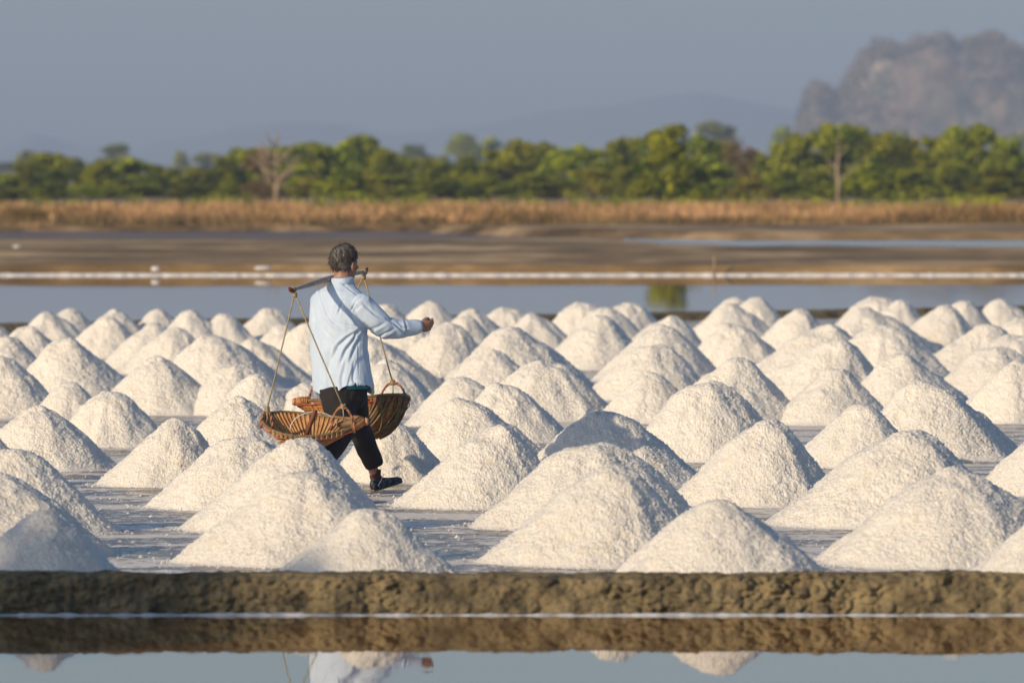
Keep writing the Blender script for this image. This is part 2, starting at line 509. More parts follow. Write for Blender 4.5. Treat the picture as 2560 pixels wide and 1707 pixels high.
# apex x, apex y, left, right, base y (picture units); None = hidden
CAT = [
 (95,1175,-95,292,1370),(852,1170,622,1075,1366),(1662,1158,1395,1905,1362),(2450,1165,2215,2690,1357),
 (690,1085,432,960,1305),(1412,1080,1122,1635,1306),(2205,1078,1885,2500,1306),(5,1092,-230,225,1290),
 (30,1033,-200,258,1234),(688,1015,436,892,1230),(1378,1013,1105,1600,1222),(2098,998,1785,2330,1217),
 (565,997,360,740,1178),(1142,975,930,1300,1174),(1765,973,1545,1938,1170),(2430,985,2262,2600,1148),
 (432,967,228,520,1126),(908,972,762,1035,1117),(1372,938,1225,1612,1116),(-50,975,-210,80,1130),
 (85,935,-70,258,1088),(548,914,440,665,1080),(1055,912,920,1260,1072),(1630,872,1465,1768,1066),
 (1978,930,1830,2125,1082),(2112,870,1965,2348,1062),
 (250,895,140,380,1034),(1150,878,1040,1310,1022),
 (148,883,50,260,992),(1060,862,950,1170,988),(1493,858,1375,1612,978),(1692,822,1545,1812,960),
 (1925,846,1765,2045,982),(578,866,470,700,1000),(2325,832,2205,2460,978),(692,882,590,800,1000),
 (370,821,262,470,939),(-5,822,-110,108,945),(1245,825,1130,1388,952),(545,835,415,660,960),
 (2062,812,1960,2215,935),(888,828,780,1000,940),
 (850,770,740,998,890),(150,776,60,282,905),(484,768,395,632,880),(1176,752,1040,1345,888),(1130,806,1030,1230,905),
 (1542,724,1430,1620,830),(1512,750,1400,1635,862),(1500,788,1385,1604,905),
 (1893,744,1740,2010,862),(1925,775,1760,2020,914),(1992,706,1890,2135,826),(2025,742,1925,2150,870),
 (2012,679,1930,2110,None),(2066,690,1990,2125,None),(2170,706,2072,2240,820),(2215,692,2150,2280,None),(2301,688,2220,2400,None),
 (2350,728,2270,2440,None),(2272,744,2125,2370,850),(2328,766,2230,2440,868),(2290,793,2160,2400,905),
 (1690,684,1610,1790,None),(1672,697,1588,1790,800),(1735,688,1660,1800,None),(1676,742,1606,1802,845),(1837,714,1764,1884,812),
 (1333,692,1262,1420,None),(1392,703,1310,1475,None),(1440,692,1370,1512,None),(1380,726,1275,1458,851),
 (1162,704,1118,1220,None),(1224,718,1165,1308,806),(1082,712,1010,1162,None),(1070,730,980,1135,830),
 (989,694,925,1045,None),(1034,746,910,1100,852),(885,700,830,945,None),(950,745,855,1020,840),
 (112,715,60,190,None),(160,714,100,212,None),(263,713,200,330,None),(246,729,170,322,826),(366,711,315,435,None),
 (442,713,385,512,None),(520,726,452,580,812),(617,709,545,692,None),(60,749,18,140,850),(-12,748,-70,40,None),
 (352,742,268,415,838),(408,755,310,450,846),(17,775,-60,100,880),(640,752,560,730,842),(700,748,620,790,846),
 (590,775,520,680,870),(760,722,700,830,None),
]
ORD = ['first', 'second', 'third', 'fourth', 'fifth', 'sixth', 'seventh', 'eighth', 'ninth', 'tenth', 'eleventh', 'twelfth',
       'thirteenth', 'fourteenth', 'fifteenth', 'sixteenth', 'seventeenth', 'eighteenth', 'nineteenth', 'twentieth']
heaps = []
for (ax, ay, l, r, by) in CAT:
    ya = ay * V - YH
    if by is None:
        h = 0.46; s = ya / (HC - h)
    else:
        if 735 < ay < 830: by += 16
        s = (by * V - YH) / HC * (0.985 if ay > 830 else 0.992)      # the foot seen is the front of the heap
        h = HC - ya / s
    h = min(max(h, 0.30), 0.64)
    s = ya / (HC - h)
    d = FPX / s
    cx = (l + r) / 2; rad = (r - l) / 2 * V / s * (1.1 if ay < 830 else 1.0)
    rad = min(max(rad, 0.98 * h), 1.5 * h)
    off = (ax - cx) * V / s / rad
    heaps.append(dict(d=d, x=(cx * V - CX) / s, r=rad, h=h, off=max(min(off, 0.3), -0.3), ax=ax, ay=ay))
EDGES = [36.2, 39.4, 42.3, 45.6, 49.5, 53.5, 58.5, 63.5, 69.5, 76.5, 84.0, 200]
BACK = ['the front row', 'the second row', 'the third row', 'the fourth row', 'the fifth row', 'the sixth row',
        'the seventh row', 'the eighth row', 'the fourth last row', 'the third last row', 'the row before the last',
        'the last row by the far pond']
for hp in heaps:
    hp['row'] = next(i for i, e in enumerate(EDGES) if hp['d'] < e)
special = {(1372, 938): "broad salt heap with its left half in the walking man's shadow",
           (908, 972): "salt heap right behind the man's front leg, below the far basket",
           (688, 1015): 'steep salt heap whose top touches the underside of the near basket',
           (95, 1175): 'bluish shaded salt heap at the bottom left corner by the mud bank',
           (2112, 870): 'largest broad salt heap at the right, with a long dark right slope',
           (370, 821): 'salt heap standing clear with a sharp shaded right edge, left of the man',
           (1662, 1158): 'low rounded salt heap cut off by the mud bank, right of the middle'}
for row in range(12):
    rs = sorted([h for h in heaps if h['row'] == row], key=lambda h: h['ax'])
    for k, hp in enumerate(rs):
        size = 'tall pointed' if hp['h'] > 0.52 else ('low rounded' if hp['h'] < 0.42 else 'cream white')
        place = 'leftmost' if k == 0 else ('rightmost' if k == len(rs) - 1 else ORD[k] + ' from the left')
        lab = '%s salt heap, %s in %s' % (size, place, BACK[row])
        hp['label'] = special.get((hp['ax'], hp['ay']), lab)
for i, hp in enumerate(sorted(heaps, key=lambda h: h['d'])):
    best = sorted(range(len(HEAPS)), key=lambda q: abs(HEAPS[q][0] - abs(hp['off'])) + 0.06 * random.random())[0]
    o = bpy.data.objects.new('salt_heap', HEAPS[best][2]); COL.objects.link(o)
    o.location = (hp['x'], hp['d'], 0.0)
    wdn = (1.20 if hp['ay'] < 830 else 1.09)
    o.scale = (hp['r'] * wdn, hp['r'] * wdn * random.uniform(0.95, 1.12), hp['h'] * 1.02)
    base = 0 if hp['off'] >= 0 else 180
    spread = 25 if HEAPS[best][0] > 0.07 else 180
    o.rotation_euler = (0, 0, R(base + random.uniform(-spread, spread)))
    tag(o, hp['label'], 'salt heap', 'heaps of salt drying on the field')

# loose grains spilled round the near heaps
g = np.random.default_rng(77); C = []
for hp in heaps:
    if hp['d'] > 60: continue
    n = int(420 * (40 / hp['d']) ** 1.5)
    a = g.uniform(0, 2 * math.pi, n); q_ = hp['r'] * (1.0 + np.abs(g.normal(size=n)) * 0.13)
    C.append(np.stack([hp['x'] + np.cos(a) * q_, hp['d'] + np.sin(a) * q_, a * 0 + 0.006], 1))
k_ = g.uniform(0, 1, (5000, 3)); C.append(np.stack([-4.5 + 9 * k_[:, 0], 33.5 + 22 * k_[:, 1] ** 1.3, k_[:, 0] * 0 + 0.005], 1))
C = np.concatenate(C); n = len(C); sz = g.uniform(0.003, 0.010, n) * np.where(g.random(n) > .96, 2.0, 1)
octa = np.array([(1, 0, 0), (-1, 0, 0), (0, 1, 0), (0, -1, 0), (0, 0, 1), (0, 0, -1)], float)
Vv = C[:, None, :] + octa[None] * (sz[:, None] * g.uniform(.7, 1.3, (n, 3)))[:, None, :]
of = np.array([(0, 2, 4), (2, 1, 4), (1, 3, 4), (3, 0, 4), (2, 0, 5), (1, 2, 5), (3, 1, 5), (0, 3, 5)])
Fc = (np.arange(n) * 6)[:, None, None] + of[None]
tag(obj('salt_grains', np_mesh('salt_grains', Vv.reshape(-1, 3), Fc.reshape(-1, 3), M_salt, False)), 'loose salt grains spilled on the wet floor round the heaps', 'salt grains', kind='stuff')

# lumps of salt on the far mud
def lump(vx, vy, d, rx, rz, label):
    mb = MB().ball((0, 0, 0), rx, rx * 0.7, rz, 8, 14)
    v = np.array(mb.v); v += (vnoise(v, 14, 3) * 0.25 * rz)[:, None] * v / (np.linalg.norm(v, axis=1)[:, None] + 1e-6)
    p = W(vx, vy, d)
    o = obj('salt_lump', np_mesh('salt_lump', v, mb.f, M_crust), loc=(p.x, p.y, p.z))
    tag(o, label, 'salt lump', 'salt lumps on the far mud')
lump(357, 618, 131.7, 0.09, 0.055, 'round white salt lump on the far bank, left of the longer one')
lump(605, 616, 131.7, 0.17, 0.04, 'long flat white salt lump on the far bank, left of the man')
lump(38, 568, 152, 0.09, 0.05, 'small pale salt lump near the left edge on the brown flat')
lump(133, 581, 148, 0.09, 0.06, 'faint pale salt lump on the brown flat, second from the left edge')

# ------------------------------------------------------------------ dry grass belt
def grass(name, n, x0, x1, y0, y1, zf, hmin, hmax, label, mat, seed):
    g = np.random.default_rng(seed)
    cl = int(n / 22)
    cxs, cys = g.uniform(x0, x1, cl), g.uniform(y0, y1, cl)
    C = np.stack([cxs, cys, cxs * 0], 1)
    dens = vnoise(C, 0.22, seed)
    tone = np.clip(0.55 + 0.8 * vnoise(C, 0.35, seed + 1) + 0.25 * vnoise(C, 1.2, seed + 3), 0, 1)
    hh = hmin + (hmax - hmin) * np.clip(0.5 + 0.5 * dens + 0.3 * g.normal(size=cl), 0, 1)
    k = g.integers(0, cl, n)
    bx = C[k, 0] + g.normal(size=n) * 0.16; by = C[k, 1] + g.normal(size=n) * 0.16
    h = hh[k] * g.uniform(0.5, 1.1, n)
    lean = g.normal(size=(n, 2)) * 0.4 * h[:, None]
    w = g.uniform(0.010, 0.022, n); an = g.uniform(0, math.pi, n)
    wx, wy = np.cos(an) * w, np.sin(an) * w
    z0 = np.full(n, zf)
    A = np.stack([bx - wx, by - wy, z0], 1); B = np.stack([bx + wx, by + wy, z0], 1)
    Cc = np.stack([bx + lean[:, 0] * 0.5 + wx * .8, by + lean[:, 1] * 0.5 + wy * .8, z0 + h * 0.6], 1)
    D = np.stack([bx + lean[:, 0] * 0.5 - wx * .8, by + lean[:, 1] * 0.5 - wy * .8, z0 + h * 0.6], 1)
    E = np.stack([bx + lean[:, 0] + wx * .5, by + lean[:, 1] + wy * .5, z0 + h], 1)
    F = np.stack([bx + lean[:, 0] - wx * .5, by + lean[:, 1] - wy * .5, z0 + h], 1)
    Vv = np.stack([A, B, Cc, D, E, F], 1).reshape(-1, 3)
    i = np.arange(n) * 6
    Fc = np.concatenate([np.stack([i, i + 1, i + 2, i + 3], 1), np.stack([i + 3, i + 2, i + 4, i + 5], 1)])
    tn = np.repeat(np.clip(tone[k] + g.normal(size=n) * 0.1, 0, 1), 6)
    return tag(obj(name, np_mesh(name, Vv, Fc, mat, False, tn)), label, 'grass', kind='stuff')
grass('dry_grass', 64000, -21, 21, 216, 240, 0.22, 0.15, 0.62, 'belt of dry orange brown grass in front of the trees', M_grass, 31)
grass('olive_grass', 16000, -21, 21, 211.5, 219, 0.20, 0.06, 0.34, 'low olive brown grass at the front of the dry grass', M_leafb, 37)
grass('green_weeds', 9000, -24, 24, 240, 275, 0.34, 0.2, 0.6, 'strip of green weeds between the dry grass and the trees', M_leaf, 41)
grass('low_grass', 5000, -20, 20, 211, 217, 0.2, 0.03, 0.10, 'sparse low dry grass on top of the far bank', M_grass, 43)

# ------------------------------------------------------------------ trees
def crown_mesh(name, seed, nl, nleaf, leaf, mat, tall=1.0, gap=0.0):
    """unit crown : about 1 wide (x,y in -.5..+.5) and 1 tall (z 0..1)"""
    g = np.random.default_rng(seed)
    cs, rs = [], []
    for i in range(nl):
        th = g.uniform(0, 2 * math.pi); u = g.uniform(0, 1) ** 0.6
        zz = g.uniform(0.08, 0.92)
        env = 0.46 * (1 - zz) ** 0.5 * (0.75 + 0.25 * min(1, zz * 5))
        cs.append((math.cos(th) * u * env, math.sin(th) * u * env, zz)); rs.append(g.uniform(0.07, 0.15))
    cs = np.array(cs); rs = np.array(rs)
    k = g.integers(0, nl, nleaf)
    dv = g.normal(size=(nleaf, 3)); dv /= np.linalg.norm(dv, axis=1)[:, None]
    P = cs[k] + dv * (rs[k] * g.uniform(0.55, 1.12, nleaf) ** 0.7)[:, None] * np.array([1, 1, 0.85])
    P[:, 2] = np.abs(P[:, 2])
    a = g.normal(size=(nleaf, 3)); a /= np.linalg.norm(a, axis=1)[:, None]
    b_ = np.cross(a, dv + 0.6 * g.normal(size=(nleaf, 3))); b_ /= np.linalg.norm(b_, axis=1)[:, None] + 1e-9
    s = leaf * g.uniform(0.6, 1.3, nleaf)[:, None]
    Vv = np.stack([P - a * s, P + b_ * s * 0.6, P + a * s, P - b_ * s * 0.6], 1).reshape(-1, 3)
    F = np.arange(nleaf * 4).reshape(-1, 4)
    tint = np.repeat(np.clip(0.5 + 0.25 * g.normal(size=nl)[k] + 0.15 * g.normal(size=nleaf), 0, 1), 4)
    return np_mesh(name, Vv, F, mat, False, tint)
CROWNS = [crown_mesh('crown', 50 + i, 38, 5200, 0.030, M_leaf) for i in range(6)]
CROWNS_Y = [crown_mesh('crown', 70 + i, 22, 2200, 0.036, M_leafy) for i in range(2)]
CROWNS_B = [crown_mesh('crown', 80 + i, 30, 1500, 0.026, M_leafb) for i in range(2)]
TRUNKS = []
for i in range(3):
    mb = MB(); g = random.Random(i)
    mb.tube([(0, 0, -0.05), (0.01, 0, 0.2), (g.uniform(-.03, .03), 0, 0.45), (g.uniform(-.05, .05), 0, 0.8)], [0.035, 0.028, 0.02, 0.008], 7)
    for q in range(5):
        an = g.uniform(0, 6.28); z0 = g.uniform(0.15, 0.5)
        mb.tube([(0.0, 0, z0), (0.15 * math.cos(an), 0.15 * math.sin(an), z0 + 0.14), (0.28 * math.cos(an), 0.28 * math.sin(an), z0 + 0.3)], [0.015, 0.01, 0.004], 5)
    TRUNKS.append(mb.mesh('trunk', M_darkbark))

def ground_z(d): return 0.36
def tree(vx, vtop, wv, d, crown, label, group=None, name='tree', cat='tree', zb=None):
    s = FPX / d
    top = HC - (vtop * V - YH) / s
    zb = ground_z(d) if zb is None else zb
    hgt = top - zb; wid = wv * V / s
    t = empty(name, ((vx * V - CX) / s, d, zb))
    tag(t, label, cat, group)
    rot = random.uniform(0, 6.28)
    c = obj('crown', crown, t); c.scale = (wid, wid, hgt * 1.0); c.rotation_euler[2] = rot
    u = obj('trunk', random.choice(TRUNKS), t); u.scale = (wid * 0.9, wid * 0.9, hgt * 0.9); u.rotation_euler[2] = rot
    return t

TREES = [(8,398,80),(58,372,90),(100,350,100),(150,350,90),(195,374,80),(240,366,90),(300,362,110),(345,374,80),(395,386,100),(455,382,110),
 (515,362,100),(560,336,110),(610,338,110),(665,332,110),(720,326,110),(770,322,110),(800,312,90),(838,306,90),(885,338,90),(930,362,100),(985,364,110),
 (1040,374,100),(1090,358,100),(1140,340,110),(1195,318,110),(1240,326,100),(1290,344,100),(1345,330,110),(1400,322,110),(1450,312,110),
 (1500,300,110),(1610,308,100),(1655,326,100),(1745,346,100),(1790,334,110),(1840,302,120),(1900,282,120),(1955,284,120),(2005,308,100),
 (2045,300,110),(2095,316,100),(2150,310,110),(2200,288,120),(2245,284,120),(2295,312,110),(2340,338,100),(2390,330,110)]
words_h = lambda t: 'tall' if t < 312 else ('middling' if t < 350 else 'low')
marks = [(0, 330, 'at the left end'), (330, 620, 'left of the bare tree'), (620, 900, 'behind the man'), (900, 1250, 'right of the man'),
         (1250, 1480, 'left of the round tree'), (1480, 1760, 'right of the round tree'), (1760, 2080, 'around the bare trunk'), (2080, 2600, 'under the rocky hill')]
cnt = {}
for i, (x, top, w) in enumerate(TREES):
    mk = next(m for m in marks if x < m[1])
    cnt[mk[2]] = cnt.get(mk[2], 0) + 1
    lab = '%s green tree, %s from the left among those %s' % (words_h(top), ORD[cnt[mk[2]] - 1], mk[2])
    tree(x, top, w * 1.6, 352 + (i * 37 % 30), CROWNS[i % 6], lab, 'green trees of the line beyond the grass')
tree(1548, 286, 225, 266, CROWNS[2], 'big round yellow green tree standing in front of the tree line', None, 'round_tree')
SHR = [(20,430,110),(110,420,120),(215,425,130),(330,420,140),(450,425,140),(560,410,130),(700,400,130),(790,385,120),(835,402,120),(905,400,130),(1010,410,150),
       (1120,400,140),(1240,395,150),(1360,385,140),(1440,380,110),(1650,375,110),(1715,395,130),(1800,390,130),(1880,380,130),(1990,375,130),(2090,385,140),(2190,370,140),(2290,380,150),(2370,390,110)]
for i, (x, top, w) in enumerate(SHR):
    cr = CROWNS_Y[i % 2] if i in (6, 8, 13, 16) else CROWNS[(i + 3) % 6]
    tone = 'yellowish' if i in (6, 8, 13, 16) else 'green'
    tree(x, top, w * 1.45, 318 + (i * 29 % 22), cr, '%s low bush in front of the tree line, %s' % (tone, 'at the left edge' if i == 0 else ('at the right edge' if i == len(SHR) - 1 else (ORD[i] + ' from the left end') if i < 20 else ['', 'second', 'third', 'fourth'][len(SHR) - i - 1] + ' from the right edge')), 'bushes at the foot of the tree line', 'bush', 'bush')
tree(1690, 318, 110, 345, CROWNS_B[0], 'thin reddish brown tree just right of the big round tree', None, 'brown_tree')
tree(1725, 335, 90, 348, CROWNS_B[1], 'small brownish tree beside the reddish brown one', None, 'brown_tree')
tree(600, 338, 150, 300, CROWNS_B[1], 'sparse olive brown tree around the bare grey trunk', None, 'brown_tree')
FAR = [(265,330,110,'bluish clump of far trees alone above the left tree line'),(62,346,70,'faint far tree behind the left end of the line'),
       (415,344,40,'narrow far tree between the left clump and the bare tree'),(950,332,130,'low bluish far trees right of the man'),
       (1062,304,110,'taller bluish far tree in the middle distance'),(1128,314,90,'bluish far tree left of the round topped green one'),
       (1640,278,150,'dark bluish far trees behind the big round tree'),(1800,290,80,'bluish far tree at the left foot of the hill'),
       (2345,296,90,'bluish far tree at the right edge under the hill'),(1450,318,140,'low far trees left of the big round tree'),
       (1240,330,150,'low far trees behind the middle of the line'),(480,350,120,'low far trees left of the bare tree'),(20,372,160,'low dim far trees at the left edge'),
       (170,380,160,'low dim far trees behind the second clump'),(760,330,120,'dim far trees directly behind the man'),(2050,300,170,'dim far trees in front of the foot of the hill'),
       (1930,296,170,'dim far trees under the left shoulder of the hill'),(2200,296,180,'dim far trees under the middle of the hill')]
for i, (x, top, w, lab) in enumerate(FAR):
    tree(x, top, w * 1.25, 1050 + 17 * i, CROWNS[(i + 1) % 6], lab, None, 'far_tree', 'tree', 0.3)

def bare_tree(vx, vtop, vbase, d, r0, seed, label, name, n=9):
    s = FPX / d; top = HC - (vtop * V - YH) / s; zb = 0.36; h = top - zb
    t = empty(name, ((vx * V - CX) / s, d, zb)); tag(t, label, 'tree')
    g = random.Random(seed)
    mb = MB(); pts = [(0, 0, -0.1), (0.04, 0, h * .25), (-0.03, 0.02, h * .5), (0.05, 0, h * .75), (0.02, 0, h)]
    mb.tube(pts, [r0, r0 * .85, r0 * .7, r0 * .45, r0 * .12], 8)
    obj('trunk', mb.mesh('trunk', M_bark), t)
    for q in range(n):
        z0 = h * g.uniform(0.2, 0.85); an = g.choice((0, math.pi)) + g.uniform(-.8, .8); L = h * g.uniform(0.22, 0.5) * (1.2 - z0 / h)
        mb = MB(); e = Vector((math.cos(an), math.sin(an), 0.9)) * L
        mb.tube([(0.02, 0, z0), (e.x * .45, e.y * .45, z0 + e.z * .35), (e.x, e.y, z0 + e.z)], [r0 * .4, r0 * .25, r0 * .08], 6)
        for k in range(3):
            f = g.uniform(.3, .9); p = Vector((e.x * f, e.y * f, z0 + e.z * f * .9))
            mb.tube([p, p + Vector((g.uniform(-.3, .3), g.uniform(-.2, .2), g.uniform(.1, .4))) * L], [r0 * .14, r0 * .05], 5)
        obj('branch', mb.mesh('branch', M_bark), t)
bare_tree(634, 300, 458, 292, 0.12, 5, 'bare pale grey tree with forking branches above the dry grass', 'bare_tree', 26)
bare_tree(1924, 312, 440, 300, 0.10, 9, 'slim straight bare trunk in front of the trees at the right', 'bare_tree', 5)

# wooden stake at the far shore
mb = MB().tube([(0, 0, -0.05), (0.01, 0, 0.2), (0.0, 0, 0.36)], [0.022, 0.02, 0.016], 8)
p = W(1640, 632, 131.7)
tag(obj('wooden_stake', mb.mesh('wooden_stake', M_bark), loc=(p.x, 131.7, 0)), 'thin pale wooden stake standing at the far shoreline', 'stake')

# ------------------------------------------------------------------ hills
def ridge(name, d, pts, depth, nx, ny, mat, rough, seed, nf):
    s = FPX / d
    px = np.array([p[0] for p in pts]); pz = np.array([HC - (p[1] * V - YH) / s for p in pts])
    vx = np.linspace(px[0], px[-1], nx)
    top = np.interp(vx, px, pz)
    X, T = np.meshgrid((vx * V - CX) / s, np.linspace(-1, 1, ny), indexing='ij')
    prof = np.clip(1 - np.abs(T) ** 2.2, 0, 1) ** 0.8
    Z = prof * np.repeat(top[:, None], ny, 1)
    Q = np.stack([X, d + T * depth, Z], -1).reshape(-1, 3)
    m = prof.reshape(-1)
    Q[:, 2] += (vnoise(Q, nf, seed) * rough + vnoise(Q, nf * 2.4, seed + 1) * rough * 0.5 + vnoise(Q, nf * 6, seed + 2) * rough * 0.3) * m
    Q[:, 1] += vnoise(Q, nf * 1.7, seed + 4) * rough * 2.0
    Q[:, 2] -= 0.5
    return tag(obj(name, np_mesh(name, Q, grid_faces(nx, ny), mat)), kind='structure'), Q
HILL = [(1832,310),(1845,265),(1858,215),(1872,196),(1892,196),(1908,222),(1922,228),(1938,195),(1962,158),(1985,125),(2012,105),(2045,104),(2078,112),
        (2108,94),(2130,82),(2165,80),(2190,90),(2215,98),(2240,106),(2262,92),(2290,95),(2312,112),(2352,130),(2400,170),(2470,200),(2560,270),(2620,320)]
hill, HQ = ridge('rocky_hill', 3100, HILL, 54, 420, 90, M_rock, 3.4, 61, 0.044)
pts2 = [(-900,330),(-300,345),(0,352),(60,322),(110,300),(200,330),(330,330),(480,294),(560,276),(650,268),(760,276),(870,300),(1000,300),(1120,280),(1220,260),(1400,236),(1600,212),(1740,236),(1900,270),(2200,250),(2600,300),(3200,345)]
ridge('far_hills', 7000, pts2, 450, 260, 14, M_farhill, 8, 91, 0.005)
# woods that cover the rocky hill
g = np.random.default_rng(5)
sel = HQ[(HQ[:, 2] > 1) & (HQ[:, 1] < 3112)]
keep = vnoise(sel, 0.042, 33) + 0.35 * vnoise(sel, 0.18, 34) > -0.25
sel = sel[keep]
k = g.integers(0, len(sel), 2200)
C = sel[k] + g.normal(size=(2200, 3)) * 0.3
nL = 22
dv = g.normal(size=(2200, nL, 3)); dv /= np.linalg.norm(dv, axis=2)[..., None]
rad = g.uniform(1.1, 3.6, 2200)
P = C[:, None, :] + dv * (rad[:, None] * g.uniform(.5, 1.1, (2200, nL)))[..., None] + np.array([0, 0, 1.3])
P = P.reshape(-1, 3)
a = g.normal(size=P.shape); a /= np.linalg.norm(a, axis=1)[:, None]
b_ = np.cross(a, g.normal(size=P.shape)); b_ /= np.linalg.norm(b_, axis=1)[:, None]
s = g.uniform(.3, .65, len(P))[:, None]
Vv = np.stack([P - a * s, P + b_ * s, P + a * s, P - b_ * s], 1).reshape(-1, 3)
tn = np.repeat(np.repeat(g.uniform(0, 1, 2200), nL), 4)
M_hillwood = foliage('hill_wood', (0.06, 0.08, 0.04), (0.42, 0.31, 0.22))
tag(obj('hill_wood', np_mesh('hill_wood', Vv, np.arange(len(Vv)).reshape(-1, 4), M_hillwood, False, tn)), 'grey brown scrub and trees covering the rocky hill', 'wood', kind='stuff')

# unseen tree added out of view at the left to shade the near bank
u = Vector((math.cos(R(SUN_AZ)), math.sin(R(SUN_AZ)), 0)); q = Vector((-u.y, u.x, 0))
base = Vector((0, DB, 0)) - u * 22 + q * 1.6
t = empty('added_shade_tree', (base.x, base.y, -0.1)); tag(t, 'unseen leafy tree added beyond the left of the picture to shade the bank', 'tree')
cr = crown_mesh('crown', 97, 60, 15000, 0.02, M_leaf)
c = obj('crown', cr, t); c.scale = (9.5, 9.5, 8.62)
c.rotation_euler[2] = 1.0
uu = obj('trunk', TRUNKS[0], t); uu.scale = (8, 8, 8)

# ------------------------------------------------------------------ the man
D0 = 45.0
def PM(vx, vy, dy=0.0):
    """picture position at the man's distance (scale fixed at D0), moved back by dy"""
    s = FPX / (D0 + dy)
    return Vector(((vx * V - CX) / s, D0 + dy, HC - (vy * V - YH) / s))
def unit(deg): return Vector((math.cos(R(deg)), math.sin(R(deg)), 0))
fwd = unit(48); rgt = Vector((fwd.y, -fwd.x, 0))
hf = unit(52); hr = Vector((hf.y, -hf.x, 0)); UP = Vector((0, 0, 1))
def ring(c, a, b, n=40, f=fwd, r=rgt, p=2.3, zf=None):
    out = []
    for k in range(n):
        t = 2 * math.pi * k / n
        ct, st = math.cos(t), math.sin(t)
        x = a * math.copysign(abs(ct) ** (2 / p), ct); y = b * math.copysign(abs(st) ** (2 / p), st)
        q = Vector(c) + r * x + f * y
        if zf: q.z += zf(t)
        out.append(q)
    return out

M_skin = simple('skin', [(0.3, (0.27, 0.13, 0.085)), (0.7, (0.38, 0.20, 0.13))], 18, 0.5, 90, 0.001)
M_shirt = simple('shirt_cloth', [(0.3, (0.44, 0.55, 0.70)), (0.7, (0.52, 0.62, 0.75))], 7, 0.8, 260, 0.0008, 0.3)
M_teal = simple('teal_cloth', [(0.3, (0.02, 0.16, 0.25)), (0.7, (0.03, 0.21, 0.31))], 12, 0.8)
M_trous = simple('trouser_cloth', [(0.3, (0.010, 0.008, 0.010)), (0.7, (0.018, 0.014, 0.016))], 8, 0.85, 120, 0.001)
M_sock = simple('sock', [(0.3, (0.05, 0.02, 0.015)), (0.7, (0.085, 0.03, 0.022))], 30, 0.9, 150, 0.002)
M_sole = simple('sole', [(0.3, (0.16, 0.10, 0.05)), (0.7, (0.22, 0.15, 0.08))], 20, 0.8)
M_shoe, nt, b = new_mat('shoe_cloth')
sw = noise_node(nt, texco(nt), 38, 2, 0.5)
nt.links.new(ramp(nt, sw, [(0.51, (0.012, 0.016, 0.03)), (0.55, (0.2, 0.21, 0.23)), (0.60, (0.015, 0.02, 0.035))]), b.inputs['Base Color'])
b.inputs['Roughness'].default_value = 0.7
M_hair, nt, b = new_mat('hair')
hv = texco(nt)
hn = noise_node(nt, hv, 55, 3, 0.7, (1, 1, 0.18))
hn2 = noise_node(nt, hv, 9, 2, 0.5)
c = mixrgb(nt, ramp(nt, hn2, [(0.45, (0, 0, 0)), (0.7, (0.7, 0.7, 0.7))]), ramp(nt, hn, [(0.35, (0.018, 0.014, 0.012)), (0.65, (0.09, 0.075, 0.065))]), (0.26, 0.25, 0.25))
nt.links.new(c, b.inputs['Base Color']); b.inputs['Roughness'].default_value = 0.5
M_eye = simple('eye_white', [(0.3, (0.6, 0.58, 0.55)), (0.7, (0.7, 0.68, 0.65))], 5, 0.3)

HEAD = PM(790, 601, 0.03)
neck0 = PM(786, 655, 0.0)
body = MB()
Rm = Matrix((hr, hf, UP)).transposed()
body.ball(HEAD + Vector((0, 0, 0.012)), 0.076, 0.094, 0.098, 14, 24, Rm)                       # skull
body.ball(HEAD + hf * 0.030 + UP * -0.055, 0.058, 0.068, 0.062, 10, 18, Rm)                    # face
body.ball(HEAD + hf * 0.075 + UP * -0.098, 0.024, 0.018, 0.018, 8, 12, Rm)                     # chin
body.tube([HEAD + hf * 0.085 + UP * 0.01, HEAD + hf * 0.112 + UP * -0.035], [0.009, 0.016], 10) # nose
body.ball(HEAD + hf * 0.088 + UP * -0.066, 0.024, 0.012, 0.007, 6, 12, Rm)                     # upper lip
body.ball(HEAD + hf * 0.086 + UP * -0.078, 0.020, 0.012, 0.007, 6, 12, Rm)
body.ball(HEAD + hf * 0.078 + UP * 0.022, 0.055, 0.016, 0.010, 6, 14, Rm)                      # brow
for sgn in (1, -1):
    body.ball(HEAD + hr * sgn * 0.044 + hf * 0.062 + UP * -0.035, 0.022, 0.022, 0.018, 6, 12, Rm)   # cheek
    e = HEAD + hr * sgn * 0.079 + hf * -0.004 + UP * -0.028
    body.ball(e, 0.010, 0.020, 0.032, 8, 14, Rm)                                                # ear
    body.tube([e + UP * 0.028 + hr * sgn * .006, e + hf * -0.02 + UP * 0.014 + hr * sgn * .012, e + hf * -0.017 + UP * -0.010 + hr * sgn * .01, e + UP * -0.031 + hr * sgn * .003], 0.0055, 8)
body.tube([neck0 + UP * -0.06, neck0 + UP * 0.02, HEAD + UP * -0.075 - hf * 0.015, HEAD + UP * -0.02 - hf * .01], [0.062, 0.056, 0.056, 0.060], 20)
